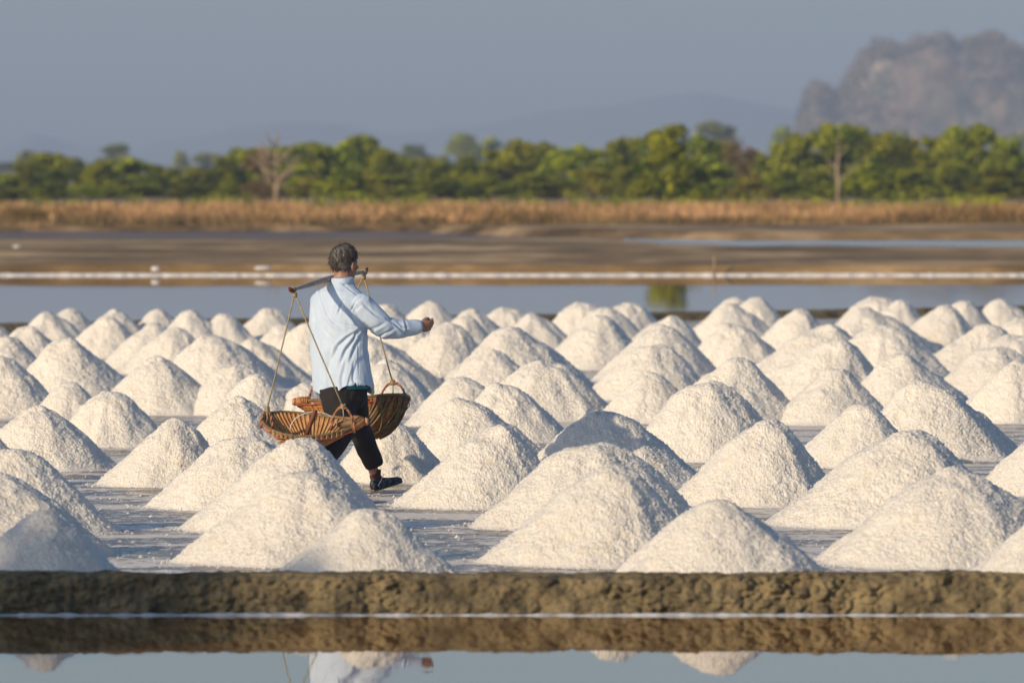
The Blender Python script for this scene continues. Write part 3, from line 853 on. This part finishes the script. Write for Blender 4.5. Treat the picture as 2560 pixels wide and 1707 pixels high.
# trunk and limbs under the clothes
body.loft([ring(PM(780, 668), .09, .06), ring(PM(778, 690), .165, .085), ring(PM(778, 760), .16, .095), ring(PM(782, 830), .14, .09), ring(PM(786, 890), .15, .10), ring(PM(788, 925), .12, .085)])
SH_R, EL_R, WR_R = PM(829, 696, -0.11), PM(886, 751, -0.08), PM(961, 750, 0.03)
SH_L, EL_L, WR_L = PM(741, 690, 0.13), PM(770, 770, 0.22), PM(812, 800, 0.42)
for sh, el, wr in ((SH_R, EL_R, WR_R), (SH_L, EL_L, WR_L)):
    body.tube([sh, sh.lerp(el, .5), el, el.lerp(wr, .3), wr], [0.050, 0.043, 0.036, 0.036, 0.026], 16)
HP_R, KN_R, AN_R = PM(775, 905, -0.06), PM(790, 990, -0.10), PM(715, 1092, -0.30)
HP_L, KN_L, AN_L = PM(802, 905, 0.06), PM(827, 988, 0.15), PM(862, 1092, 0.24)
for h_, k_, a_ in ((HP_R, KN_R, AN_R), (HP_L, KN_L, AN_L)):
    body.tube([h_, h_.lerp(k_, .5), k_, k_.lerp(a_, .3), k_.lerp(a_, .75), a_], [0.085, 0.068, 0.05, 0.052, 0.034, 0.031], 16)

def hand(wr, along, up, palm_n, curl, mirror=1):
    """along: towards the knuckles, up: thumb side, palm_n: out of the palm"""
    M = Matrix((along, up, palm_n)).transposed()
    c = wr + along * 0.045
    body.tube([wr - along * .02, wr + along * .015], [0.026, 0.027], 12)
    body.ball(c, 0.046, 0.041, 0.017, 8, 16, M)
    for i, (off, ln) in enumerate(((0.029, .95), (0.010, 1.05), (-0.010, 1.0), (-0.028, .8))):
        k0 = wr + along * (0.072 - abs(off - .008) * .25) + up * off
        dirn = along.copy(); p = k0 - along * 0.03
        pts = [p, k0]; ang = 0
        for L, da in ((0.038 * ln, curl), (0.025 * ln, curl * 1.15), (0.019 * ln, curl * .8)):
            ang += da
            dv = along * math.cos(ang) + palm_n * math.sin(ang)
            pts.append(pts[-1] + dv * L)
        body.tube(pts, [0.0095, 0.0105, 0.0095, 0.0085, 0.0070], 10)
    tb = wr + along * 0.02 + up * 0.028 + palm_n * 0.008
    body.tube([tb, tb + along * 0.028 + up * 0.014 + palm_n * 0.012, tb + along * 0.052 + up * 0.010 + palm_n * 0.026, tb + along * 0.070 + up * -0.002 + palm_n * 0.030], [0.013, 0.012, 0.0105, 0.008], 10)
fd = (WR_R - EL_R).normalized()
away = Vector((-fd.y, fd.x, 0)).normalized()
upv = fd.cross(away) * -1 if fd.cross(away).z < 0 else fd.cross(away)
tilt = (upv * 0.93 - away * 0.37).normalized(); pn = (away * 0.93 + upv * 0.37).normalized()
hdir = (fd * 0.97 + UP * 0.02).normalized()
hand(WR_R + fd * 0.006, hdir, tilt, pn, 0.52)
fd2 = (WR_L - EL_L).normalized(); aw2 = Vector((fd2.y, -fd2.x, 0)).normalized()
hand(WR_L + fd2 * 0.01, fd2, aw2.cross(fd2).normalized() * -1 if aw2.cross(fd2).z < 0 else aw2.cross(fd2).normalized(), aw2 * -1, 0.9)
v, nm, f = remesh(body, 0.0045, 3)
v += nm * (vnoise(v, 60, 3) * 0.0008)[:, None]
ORI = np.array(PM(788, 1130, 0.05))
man = obj('person', np_mesh('person', v - ORI, f, M_skin), loc=tuple(ORI))
tag(man, 'man in a pale blue shirt and dark trousers striding right with a shoulder pole', 'person')
def on_man(name, verts, faces, mat, smooth=True):
    return obj(name, np_mesh(name, np.asarray(verts) - ORI, faces, mat, smooth), man)

for sgn in (1, -1):
    mb = MB().ball(HEAD + hr * sgn * 0.031 + hf * 0.083 + UP * 0.0, 0.012, 0.012, 0.010, 8, 12)
    on_man('eye', mb.v, mb.f, M_eye)
# hair : a cap with a strand relief and loose short strands
nu, nv = 90, 150
th = np.linspace(0.01, math.pi * 0.98, nu); ph = np.linspace(0, 2 * math.pi, nv, endpoint=False)
TH, PH = np.meshgrid(th, ph, indexing='ij')
L = np.stack([np.sin(TH) * np.cos(PH), np.sin(TH) * np.sin(PH), np.cos(TH)], -1).reshape(-1, 3)   # local: x right, y front, z up
rad = np.array([0.084, 0.102, 0.104])
dsp = 1 + 0.035 * vnoise(L * [3, 3, 0.9], 9, 5) + 0.03 * vnoise(L, 3.2, 6) + 0.02 * vnoise(L * [1, 1, .3], 26, 8)
low = np.clip((-L[:, 2] - 0.15) / 0.8, 0, 1)
dsp -= 0.10 * low
LV = L * rad * dsp[:, None]
Wd = LV[:, :1] * np.array(hr) + LV[:, 1:2] * np.array(hf) + LV[:, 2:] * np.array(UP) + np.array(HEAD) + np.array([0, 0, 0.008])
front = L[:, 1]; zz = L[:, 2]
hl = np.interp(front, [-1, -0.25, 0.05, 0.35, 0.62, 1], [-0.80, -0.72, -0.25, 0.15, 0.52, 0.62]) + 0.05 * vnoise(L, 12, 4)
ok = zz > hl
F = grid_faces(nu, nv, True); F = F[ok[F].all(1)]
hair = on_man('hair', Wd, F, M_hair)
so = hair.modifiers.new('s', 'SOLIDIFY'); so.thickness = 0.008; so.offset = -1
g = np.random.default_rng(9)
mb = MB(); idx = np.where(ok)[0]
crown = np.array(HEAD) + np.array([0, 0, .10]) - np.array(hf) * 0.03
for i in g.choice(idx, 900):
    p = Wd[i]; n_ = (p - np.array(HEAD)); n_ /= np.linalg.norm(n_)
    dn = p - crown; dn -= n_ * dn.dot(n_); dn /= np.linalg.norm(dn) + 1e-6
    dn = dn + g.normal(size=3) * .25 + np.array([0, 0, -.25])
    ln = g.uniform(.012, .032)
    q0 = p - n_ * .002; q1 = q0 + dn * ln * .5 + n_ * .004; q2 = q0 + dn * ln + n_ * g.uniform(-.003, .006)
    mb.tube([q0, q1, q2], [0.0013, 0.0011, 0.0003], 3)
for i in range(4):
    p = np.array(HEAD) + np.array([(i - 2) * .012, 0, .112]); mb.tube([p, p + np.array([.004 * (i - 2), 0, .02]), p + np.array([-.012, 0, .034 - .004 * i])], [.0012, .001, .0004], 3)
on_man('hair_strand', mb.v, mb.f, M_hair)['kind'] = 'stuff'

# shirt
def hemz(t):
    # t: 0 = right side, pi/2 = front, pi = left, 3pi/2 = back
    r_ = math.exp(-(((t + math.pi) % (2 * math.pi) - math.pi + 0.40) / 0.60) ** 2)
    l_ = math.exp(-((t - math.pi) / 0.55) ** 2)
    return 0.088 * r_ + 0.06 * l_ + 0.008 * math.sin(5 * t)
sh = MB()
rows = [(640, 786, .060, .060), (652, 784, .072, .068), (661, 780, .115, .080), (669, 777, .162, .098), (680, 777, .190, .112), (700, 776, .204, .124), (740, 776, .206, .136), (800, 779, .200, .140),
        (850, 785, .205, .147), (885, 789, .212, .155)]
rings = [ring(PM(cx, y), a, b) for (y, cx, a, b) in rows]
rings.append(ring(PM(790, 903), .214, .158, zf=hemz))
rings.append(ring(PM(790, 902), .192, .136, zf=hemz))
rings.append(ring(PM(788, 880), .186, .131, zf=lambda t: hemz(t) * .6))
rings.append(ring(PM(787, 860), .10, .08))
sh.loft(rings)
def sleeve(mb, a, e, w, r0=.080):
    m1 = a.lerp(e, .5) + Vector((0, 0, -.008)); m2 = e.lerp(w, .35) + Vector((0, 0, -.014)); m3 = e.lerp(w, .7) + Vector((0, 0, -.008))
    mb.tube([a + (a - e) * .18 + UP * -.01, a, m1, e + UP * -.006, m2, m3, w, w + (w - e).normalized() * .004], [r0 * .7, r0, .080, .071, .062, .052, .043, .040], 28)
sleeve(sh, SH_R + UP * -.012, EL_R, WR_R + UP * 0.0)
sleeve(sh, SH_L + UP * -.01, EL_L, WR_L)
sh.ball(SH_R + UP * -.004, .078, .078, .062); sh.ball(SH_L + UP * -.004, .075, .075, .062)
v, nm, f = remesh(sh, 0.0047, 7)
# folds are relief of the cloth : polylines on the near side, in close-up units of the reference
def c1(x, y): return ((x / 4.9 + 640) / V, (y / 4.9 + 580) / V)
sc = FPX / v[:, 1]
vxv = (v[:, 0] * sc + CX) / V; vyv = (YH + (HC - v[:, 2]) * sc) / V
near = nm[:, 1] < 0.25
FOLDS = [([(785,725),(830,880),(880,1020),(960,1110),(1060,1165)], 3.6, .011), ([(940,1100),(1160,1150),(1260,1160)], 1.4, .004),
 ([(1245,1215),(1110,1300),(1000,1400),(930,1560)], 3.4, .012), ([(1250,1215),(1190,1330),(1095,1450),(1040,1600)], 3.2, .013), ([(1300,1240),(1220,1390),(1150,1600)], 3.6, .011),
 ([(1250,1215),(1252,1568),(1255,1750)], 1.3, .004), ([(1130,950),(1200,1070),(1300,1190),(1380,1260)], 3.8, .013), ([(1060,860),(1035,930),(1010,1000)], 2.2, .008),
 ([(1300,790),(1220,850),(1180,930),(1150,980)], 1.5, .0045), ([(1000,600),(1120,680),(1250,780)], 1.8, .004), ([(1320,880),(1450,1000),(1560,1060)], 3.2, .008),
 ([(1600,1060),(1700,1110),(1780,1190),(1860,1270)], 3.0, .010), ([(1740,1100),(1800,1160),(1870,1180)], 2.6, .009), ([(1500,1290),(1620,1230),(1700,1180)], 3.2, .008), ([(1820,1080),(1850,1180),(1830,1290)], 2.4, .007),
 ([(1380,1200),(1500,1160),(1600,1100)], 3.4, .006), ([(760,1300),(800,1450),(790,1700)], 4.0, .007), ([(900,1500),(880,1700),(900,1950)], 4.5, .008), ([(1100,1600),(1050,1800),(1060,1950)], 4.0, .008), ([(700,900),(720,1100),(700,1300)], 3.5, .006),
 ([(1200,1600),(1190,1800),(1230,1900)], 3.0, .007), ([(1330,1300),(1340,1500),(1400,1750)], 3.0, .008), ([(840,1200),(960,1330),(1000,1500)], 3.5, .005)]
D = np.zeros(len(v))
for poly, w_, am in FOLDS:
    pl = [c1(*p) for p in poly]; best = np.full(len(v), 99.0); sgn = np.zeros(len(v)); tt_ = np.zeros(len(v))
    nseg = len(pl) - 1
    for si in range(nseg):
        (ax, ay), (bx, by) = pl[si], pl[si + 1]
        ex, ey = bx - ax, by - ay; L2 = ex * ex + ey * ey
        t = np.clip(((vxv - ax) * ex + (vyv - ay) * ey) / L2, 0, 1)
        dx, dy = vxv - ax - t * ex, vyv - ay - t * ey
        dd = np.hypot(dx, dy); c_ = (ex * dy - ey * dx) / math.sqrt(L2)
        m = dd < best; best[m] = dd[m]; sgn[m] = c_[m]; tt_[m] = (si + t[m]) / nseg
    fade = np.sin(np.clip(tt_ * 0.9 + 0.08, 0, 1) * math.pi) ** 0.5
    D += near * fade * am * (-np.exp(-(best / w_) ** 2) + 0.55 * np.exp(-((sgn - w_ * 1.9) / (w_ * 1.1)) ** 2) * (best < w_ * 4.5))
D += vnoise(v * [1, 1, .45], 15, 3) * 0.0055 + vnoise(v * [1, 1, .6], 34, 5) * 0.0024
v = v + nm * D[:, None]
on_man('shirt', v, f, M_shirt)
# collar, cuffs
mb = MB()
co = [ring(PM(787, 652), .066, .062), ring(PM(788, 638, .005), .060, .060), ring(PM(788, 636, .005), .054, .055), ring(PM(787, 652), .058, .056)]
mb.loft(co, cap=False); on_man('collar', mb.v, mb.f, M_shirt)
mb = MB()
co = [ring(PM(787, 650), .074, .070), ring(PM(788, 637, .005), .060, .062), ring(PM(787, 640, .005), .068, .067), ring(PM(786, 656), .082, .076), ring(PM(786, 655), .078, .072)]
mb.loft(co, cap=False); on_man('collar_fold', mb.v, mb.f, M_shirt)
for el, wr in ((EL_R, WR_R), (EL_L, WR_L)):
    d_ = (wr - el).normalized(); mb = MB()
    mb.tube([wr - d_ * .050, wr - d_ * .046, wr - d_ * .02, wr + d_ * .008, wr + d_ * .011, wr + d_ * .010, wr - d_ * .03], [.042, .046, .0445, .0425, .040, .034, .033], 24, cap=False)
    vv = np.array(mb.v); vv += (vnoise(vv, 45, 2) * .0018)[:, None]
    on_man('cuff', vv, mb.f, M_shirt)
mb = MB(); mb.loft([ring(PM(788, 840), .165, .118), ring(PM(790, 891), .180, .126), ring(PM(790, 892), .174, .120), ring(PM(788, 850), .10, .08)])
on_man('undershirt', mb.v, mb.f, M_teal)
# trousers
tr = MB()
tr.loft([ring(PM(786, 850), .150, .105), ring(PM(787, 880), .160, .118), ring(PM(788, 915), .160, .122), ring(PM(790, 935), .12, .10)])
tr.tube([HP_R + UP * .04, HP_R.lerp(KN_R, .4), KN_R, KN_R.lerp(AN_R, .4), KN_R.lerp(AN_R, .85), KN_R.lerp(AN_R, .9)], [.112, .104, .080, .078, .066, .05], 24)
tr.tube([HP_L + UP * .04, HP_L.lerp(KN_L, .4), KN_L, PM(845, 1035, .20), PM(861, 1067, .235), PM(863, 1073, .237)], [.108, .094, .075, .070, .064, .050], 24)
v, nm, f = remesh(tr, 0.007, 4)
v += nm * (vnoise(v * [1, 1, .5], 14, 3) * 0.006 + vnoise(v * [1, 1, .5], 30, 7) * 0.0035)[:, None]
on_man('trousers', v, f, M_trous)
# socks and shoes
def foot(an, heel, toe, dyh, dyt, gz):
    a = PM(heel[0], heel[1], dyh); b2 = PM(toe[0], toe[1], dyt)
    ax = (b2 - a).normalized(); lat = Vector((ax.y, -ax.x, 0)).normalized(); up = lat.cross(ax).normalized()
    if up.z < 0: up = -up
    Lg = (b2 - a).length
    mb = MB(); mb.tube([an + UP * .04, an + UP * -.005, a + ax * .06 * 1 + up * .05], [.036, .037, .040], 14)
    on_man('sock', mb.v, mb.f, M_sock)
    st = [(-.008, .012, .02, .03), (0.02, .028, .0, .068), (.18, .034, .0, .074), (.36, .037, .0, .066), (.55, .044, .0, .050), (.75, .047, .0, .040), (.9, .038, .0, .034), (.98, .022, .004, .026), (1.0, .008, .01, .018)]
    rings = []
    for (t, w_, z0, z1) in st:
        rg = []
        for k in range(20):
            th_ = 2 * math.pi * k / 20; x = w_ * math.copysign(abs(math.cos(th_)) ** .8, math.cos(th_)); z_ = (math.sin(th_) * .5 + .5)
            zz_ = z0 + (z1 - z0) * (z_ ** 1.2)
            rg.append(a + ax * (t * Lg) + lat * x * (1 - .35 * z_ ** 2) + up * (zz_ + .008))
        rings.append(rg)
    mb = MB().loft(rings); shoe = on_man('shoe', mb.v, mb.f, M_shoe)
    rings = [[a + ax * (t * Lg) + lat * (w_ * 1.06 * math.cos(2 * math.pi * k / 20)) + up * (.006 + .008 * math.sin(2 * math.pi * k / 20)) for k in range(20)] for (t, w_, _, _) in [(-.02, .01, 0, 0)] + st[1:-1] + [(1.015, .012, 0, 0)]]
    mb = MB().loft(rings); s_ = obj('sole', np_mesh('sole', np.array(mb.v) - ORI, mb.f, M_sole), shoe)
    mb = MB().tube([a + ax * .02 + up * .035 + lat * .036, a + ax * .05 + up * .065 + lat * .042, a + ax * .085 + up * .095 + lat * .034], .0028, 6)
    s_ = obj('lace', np_mesh('lace', np.array(mb.v) - ORI, mb.f, M_crust), shoe)
foot(AN_L, (856, 1129), (921, 1107), .20, .38, 0)
foot(AN_R, (700, 1118), (748, 1140), -.38, -.22, 0)

# ------------------------------------------------------------------ carrying pole
M_pole = simple('pole_wood', [(0.3, (0.24, 0.21, 0.185)), (0.7, (0.46, 0.41, 0.36))], 22, 0.75, 60, 0.003, 0.6, 4, (0.3, 1, 1))
M_rope = simple('rope', [(0.3, (0.22, 0.17, 0.10)), (0.7, (0.42, 0.34, 0.21))], 90, 0.9, 300, 0.002)
M_wick = simple('wicker', [(0.25, (0.20, 0.08, 0.022)), (0.5, (0.42, 0.18, 0.055)), (0.75, (0.60, 0.31, 0.11))], 28, 0.55, 90, 0.002)
M_wickd = simple('wicker_dark', [(0.3, (0.11, 0.065, 0.028)), (0.7, (0.26, 0.165, 0.08))], 28, 0.6, 90, 0.002)
M_block = simple('bamboo_block', [(0.3, (0.30, 0.19, 0.08)), (0.7, (0.46, 0.32, 0.15))], 20, 0.6, 60, 0.002)
M_slat = simple('cane_slat', [(0.3, (0.34, 0.17, 0.06)), (0.7, (0.55, 0.32, 0.13))], 20, 0.6, 70, 0.002)
M_handle = simple('twisted_cane', [(0.3, (0.22, 0.085, 0.04)), (0.7, (0.42, 0.19, 0.10))], 40, 0.6, 90, 0.002)
M_stick = simple('stick_wood', [(0.3, (0.10, 0.03, 0.015)), (0.7, (0.19, 0.065, 0.03))], 22, 0.7, 60, 0.003)
M_red = simple('red_cord', [(0.3, (0.40, 0.05, 0.03)), (0.7, (0.55, 0.10, 0.06))], 50, 0.7)
M_wire = simple('pale_wire', [(0.3, (0.62, 0.62, 0.60)), (0.7, (0.74, 0.74, 0.72))], 10, 0.4)
M_cut = simple('cut_cane', [(0.3, (0.42, 0.19, 0.11)), (0.7, (0.56, 0.28, 0.18))], 40, 0.7, 100, .002)

PN, PF = PM(668, 667, -.62), PM(840, 624, .72)
pole_o = PM(762, 645, .13)
root = empty('carrying_pole', tuple(pole_o)); tag(root, 'grey wooden carrying pole resting on the left shoulder of the man', 'carrying pole')
def on(root, name, mb, mat, smooth=True, parent=None):
    o_ = root.location
    return obj(name, np_mesh(name, np.array(mb.v, dtype=np.float64) - np.array(o_), mb.f, mat, smooth), parent or root)
N = 24; pts, rr2 = [], []
for i in range(N + 1):
    t = i / N; p = PN.lerp(PF, t) + UP * (0.012 * math.sin(math.pi * t)); pts.append(p)
    rr2.append(0.010 + 0.018 * math.sin(math.pi * t) ** 0.8)
mb = MB().tube(pts, rr2, 12, flat=0.72); on(root, 'shaft', mb, M_pole)
for e, sg in ((PN, 1), (PF, -1)):
    ax = (PF - PN).normalized() * sg
    mb = MB().tube([e - ax * .035 + UP * .02, e + UP * .004, e + ax * .03 + UP * -.004], [.006, .016, .013], 8); on(root, 'notched_end', mb, M_stick)
    mb = MB()
    for k in range(4):
        c_ = e + ax * (.022 + .009 * k); lat = Vector((-ax.y, ax.x, 0)).normalized()
        mb.tube([c_ + (lat * math.cos(q * math.pi / 6) + UP * math.sin(q * math.pi / 6)) * .017 for q in range(12)], .0045, 6, closed=True)
    on(root, 'lashing', mb, M_rope)

# ------------------------------------------------------------------ baskets
def basket(o3, scale, yaw, tilt, roll, narrow, label, name, draped, mats, hy=-0.3, ex=2.0, dp=1.0):
    """o3 : world point of the rim centre"""
    mw, mr = mats
    root = empty(name, tuple(o3)); tag(root, label, 'basket', 'wicker baskets hanging from the pole')
    root.rotation_euler = (R(tilt), R(roll), R(yaw))
    A_, B_, Dp = 0.315 * scale, 0.205 * scale, 0.155 * scale * dp
    def pt(th, c, off=0.0):
        x = math.cos(th); y = math.sin(th)
        bb = B_ * (1 - narrow * 0.42 * x)
        sag = 0.035 * scale * x * x - 0.012
        dz = -Dp * (1 - c ** ex) * (1 - 0.35 * narrow * x * c)
        p = Vector((A_ * x * c, bb * y * c, dz + sag * c))
        n_ = Vector((x * 2 * Dp * c / A_, y * 2 * Dp * c / bb, -1)).normalized() if c > .02 else Vector((0, 0, -1))
        return p + n_ * off
    nr = 44
    def add(nm_, mb, m, par=None, smooth=True):
        return obj(nm_, np_mesh(nm_, mb.v, mb.f, m, smooth), par or root)
    # shell that closes the gaps
    nc = 14
    rings = [[pt(2 * math.pi * k / 60, c, -.002) for k in range(60)] for c in np.linspace(1.0, 0.02, nc)]
    mb = MB().loft(rings, cap=False); sh_ = add('lining', mb, M_wick); so_ = sh_.modifiers.new('s', 'SOLIDIFY'); so_.thickness = .003
    # weavers going over and under the ribs, one thing to look at
    mb = MB()
    for w_, c in enumerate(np.linspace(0.985, 0.16, 24)):
        k2 = nr * 2
        ptsw = [pt(2 * math.pi * k / k2, c, .0025 + .0034 * math.cos(math.pi * (k + (w_ % 2) * 2) / 2) + .001 * math.sin(k * 7.3 + w_)) for k in range(k2)]
        mb.tube(ptsw, .0043 * (0.9 + .2 * ((w_ * 37) % 5) / 5), 4, closed=True)
    wv = add('weave', mb, mw, smooth=False); wv['kind'] = 'stuff'
    for k in range(nr):
        th = 2 * math.pi * (k + .5) / nr
        ptsr = [pt(th, c, .0035) for c in np.linspace(1.02, 0.08, 10)]
        mb = MB().tube(ptsr, [.0065] * 4 + [.005] * 3 + [.004] * 3, 4, flat=0.45); add('rib', mb, mr)
        # the same rib inside the basket
    for k in range(60):
        th = 2 * math.pi * k / 60
        ptsr = [pt(th, c, -.006 - .0012 * math.sin(k * 2.1)) for c in np.linspace(1.0, 0.10, 9)]
        mb = MB().tube(ptsr, [.0100] * 4 + [.0075] * 2 + [.004] * 3, 4, flat=0.25); add('inner_slat', mb, M_slat)
    mb = MB().tube([pt(2 * math.pi * k / 72, 1.0) + Vector((0, 0, .004)) for k in range(72)], .0095, 8, closed=True)
    add('rim', mb, mr)
    # wrapping of the narrow end and the part next to it
    sx = 1 if narrow > 0 else -1
    for k in range(22):
        th = (-.62 + 1.24 * k / 21) + (0 if sx > 0 else math.pi)
        mb = MB(); c0_ = pt(th, 1.0); t_ = (pt(th + .05, 1.0) - c0_).normalized(); n1_ = Vector((0, 0, 1)); n2_ = t_.cross(n1_)
        mb.tube([c0_ + Vector((0, 0, .004)) + (n1_ * 1.5 * math.cos(q * math.pi / 5) + n2_ * math.sin(q * math.pi / 5)) * .014 for q in range(10)], .0048, 5, closed=True)
        add('wrap', mb, mw)
    e0 = pt(0 if sx > 0 else math.pi, 1.0)
    mb = MB().tube([e0 + Vector((-sx * .16, 0, -.022)), e0 + Vector((-sx * .05, 0, -.006)), e0 + Vector((sx * .020, 0, .004))], [.016, .024, .024], 12); add('end_bundle', mb, mr)
    mb = MB().tube([e0 + Vector((sx * .016, 0, .004)), e0 + Vector((sx * .034, 0, .006))], [.026, .021], 12); add('cut_end', mb, M_cut)
    # square bamboo blocks set along the near rim
    for k in range(15):
        th = -math.pi / 2 + (k - 8) * 0.105
        c0_ = pt(th, 1.0, .006); t_ = (pt(th + .05, 1.0) - c0_).normalized(); n2_ = t_.cross(Vector((0, 0, 1)))
        hh_ = .016 if (k * 5) % 4 else .019
        mb = MB().box(c0_ + Vector((0, 0, -.002 + .003 * math.sin(k * 2.3))), (.0085, .004, hh_), Matrix((t_, n2_, Vector((0, 0, 1)))).transposed())
        add('rim_block', mb, M_block, smooth=False)
    mb = MB().tube([pt(2 * math.pi * k / 90, .985, .010 + .002 * math.sin(k * 1.9)) + Vector((0, 0, -.012 + .003 * math.sin(k * 1.1))) for k in range(90)], .0032, 6, closed=True)
    add('red_cord', mb, M_red)
    # two twisted handles
    hs = []
    for (hx, hw, hh_) in ((-.225 * scale, .085, .120) if draped else (-.285 * scale * sx, .036, .110), (.19 * scale * sx, .070, .140)):
        th = math.acos(max(-1, min(1, hx / A_)))
        for strand in (0, math.pi):
            mb = MB(); pp = []
            for q in range(31):
                a_ = math.pi * q / 30
                c_ = Vector((hx - hw * math.cos(a_), hy * B_ + .10 * B_ * math.cos(a_), -.02 + (hh_ + .02) * math.sin(a_)))
                tw = q * .85 + strand
                pp.append(c_ + Vector((math.cos(tw) * .0065 * math.cos(a_), math.sin(tw) * .0065, math.cos(tw) * .0065 * math.sin(a_))))
            mb.tube(pp, .0062, 7); add('handle_strand', mb, M_handle)
        hs.append(Vector((hx, hy * B_, hh_)))
    if draped:
        for k in range(26):
            mb = MB(); th0 = math.pi / 2 + random.uniform(-.4, 1.5); sl = random.choice((-1, 1)) * random.uniform(.25, .8)
            mb.tube([pt(th0 + sl * j / 9, 1.0 - .08 * j, .012 + random.uniform(0, .004)) for j in range(8)], .0075, 5)
            add('draped_strip', mb, mr)
        mb = MB()
        for q in range(3):
            mb.tube([Vector((.27 * scale + .006 * q, -.1, -.06)), Vector((.275 * scale + .01 * q, -.11, -.11)), Vector((.262 * scale - .008 * q, -.11, -.15 - .01 * q))], [.003, .0025, .001], 5)
        add('loose_strand', mb, mr)
    if draped: root.rotation_euler = (R(15), R(1.5), R(180))    # its outside faces the camera
    mwd = Matrix.Translation(root.location) @ root.rotation_euler.to_matrix().to_4x4()
    return root, [mwd @ h_ for h_ in hs]
NB, nh = basket(PM(718, 974, -.50), 1.0, 0, 17, 1.5, 1, 'shallow wicker basket nearer the camera, holding a short stick and a wire hoop', 'wicker_basket', False, (M_wick, M_wickd))
FB, fh = basket(PM(812, 930, .75), 1.14, 180, 13, 1.5, 1, 'deep wicker basket farther from the camera, hanging behind the legs of the man', 'wicker_basket', True, (M_wick, M_wickd), hy=0.35, ex=3.2, dp=1.15)

def ropes(top, ends, label, r=.0048):
    root = empty('hanging_rope', tuple(top)); tag(root, label, 'rope', 'ropes that carry the baskets')
    for e in ends:
        mid = top.lerp(e, .5) + Vector((0, 0, -.004))
        mb = MB().tube([top, top.lerp(e, .25) + Vector((0, 0, -.003)), mid, top.lerp(e, .75) + Vector((0, 0, -.003)), e], r, 8); on(root, 'strand', mb, M_rope)
        mb = MB()
        for k in range(3):
            c_ = e + Vector((0, 0, .012 - .010 * k))
            mb.tube([c_ + Vector((math.cos(q * math.pi / 5) * .013, math.sin(q * math.pi / 5) * .013, .004 * math.sin(q * 1.3))) for q in range(10)], .0055, 6, closed=True)
        mb.tube([e + Vector((0, 0, -.01)), e + Vector((.003, 0, -.05)), e + Vector((-.002, .01, -.085))], [.0045, .004, .003], 6)
        on(root, 'knot', mb, M_rope)
    mb = MB()
    for k in range(3):
        mb.tube([top + Vector((math.cos(q * math.pi / 5) * .012, math.sin(q * math.pi / 5) * .012, -.004 - .008 * k + .003 * math.sin(q * 1.7))) for q in range(10)], .005, 6, closed=True)
    on(root, 'knot', mb, M_rope)
ropes(PM(677, 673, -.60), nh, 'pair of ropes holding the nearer basket from the left end of the pole')
ropes(PM(835, 632, .70), fh, 'pair of ropes holding the farther basket from the far end of the pole')

# things lying in the near basket
mb = MB().tube([PM(703, 1000, -.60), PM(713, 972, -.60), PM(724, 944, -.60), PM(725, 941, -.60)], [.014, .015, .015, .012], 10)
o_ = PM(704, 998, -.55); st = obj('wooden_stick', np_mesh('wooden_stick', np.array(mb.v) - np.array(o_), mb.f, M_stick), loc=tuple(o_))
tag(st, 'short reddish brown stick standing aslant in the nearer basket', 'stick')
a_, b2, c2 = PM(667, 988, -.60), PM(776, 980, -.50), None
ptsw = []
for k in range(25):
    t = math.pi * k / 24; x = 721.5 - 54.5 * math.cos(t); y = 985 - 37 * math.sin(t) - 4 * (k / 24)
    ptsw.append(PM(x, y, -.60 + .1 * k / 24))
mb = MB().tube(ptsw, .0032, 6); st = obj('wire_hoop', np_mesh('wire_hoop', np.array(mb.v) - np.array(a_), mb.f, M_wire), loc=tuple(a_))
tag(st, 'thin pale wire hoop arching over the nearer basket', 'hoop')

# ------------------------------------------------------------------ haze
M_haze = bpy.data.materials.new('haze'); M_haze.use_nodes = True
nt = M_haze.node_tree; nt.nodes.clear()
pv = nt.nodes.new('ShaderNodeVolumePrincipled'); mo = nt.nodes.new('ShaderNodeOutputMaterial')
pv.inputs['Density'].default_value = 0.00027
pv.inputs['Color'].default_value = (0.60, 0.75, 1.0, 1)
pv.inputs['Anisotropy'].default_value = 0.0
nt.links.new(pv.outputs[0], mo.inputs['Volume'])
mb = MB().box((0, 3850, 68.0), (3200, 3950, 70.0))
hz = obj('haze', mb.mesh('haze', M_haze, False)); tag(hz, 'thin bluish haze over the salt fields and hills', 'haze', kind='stuff')
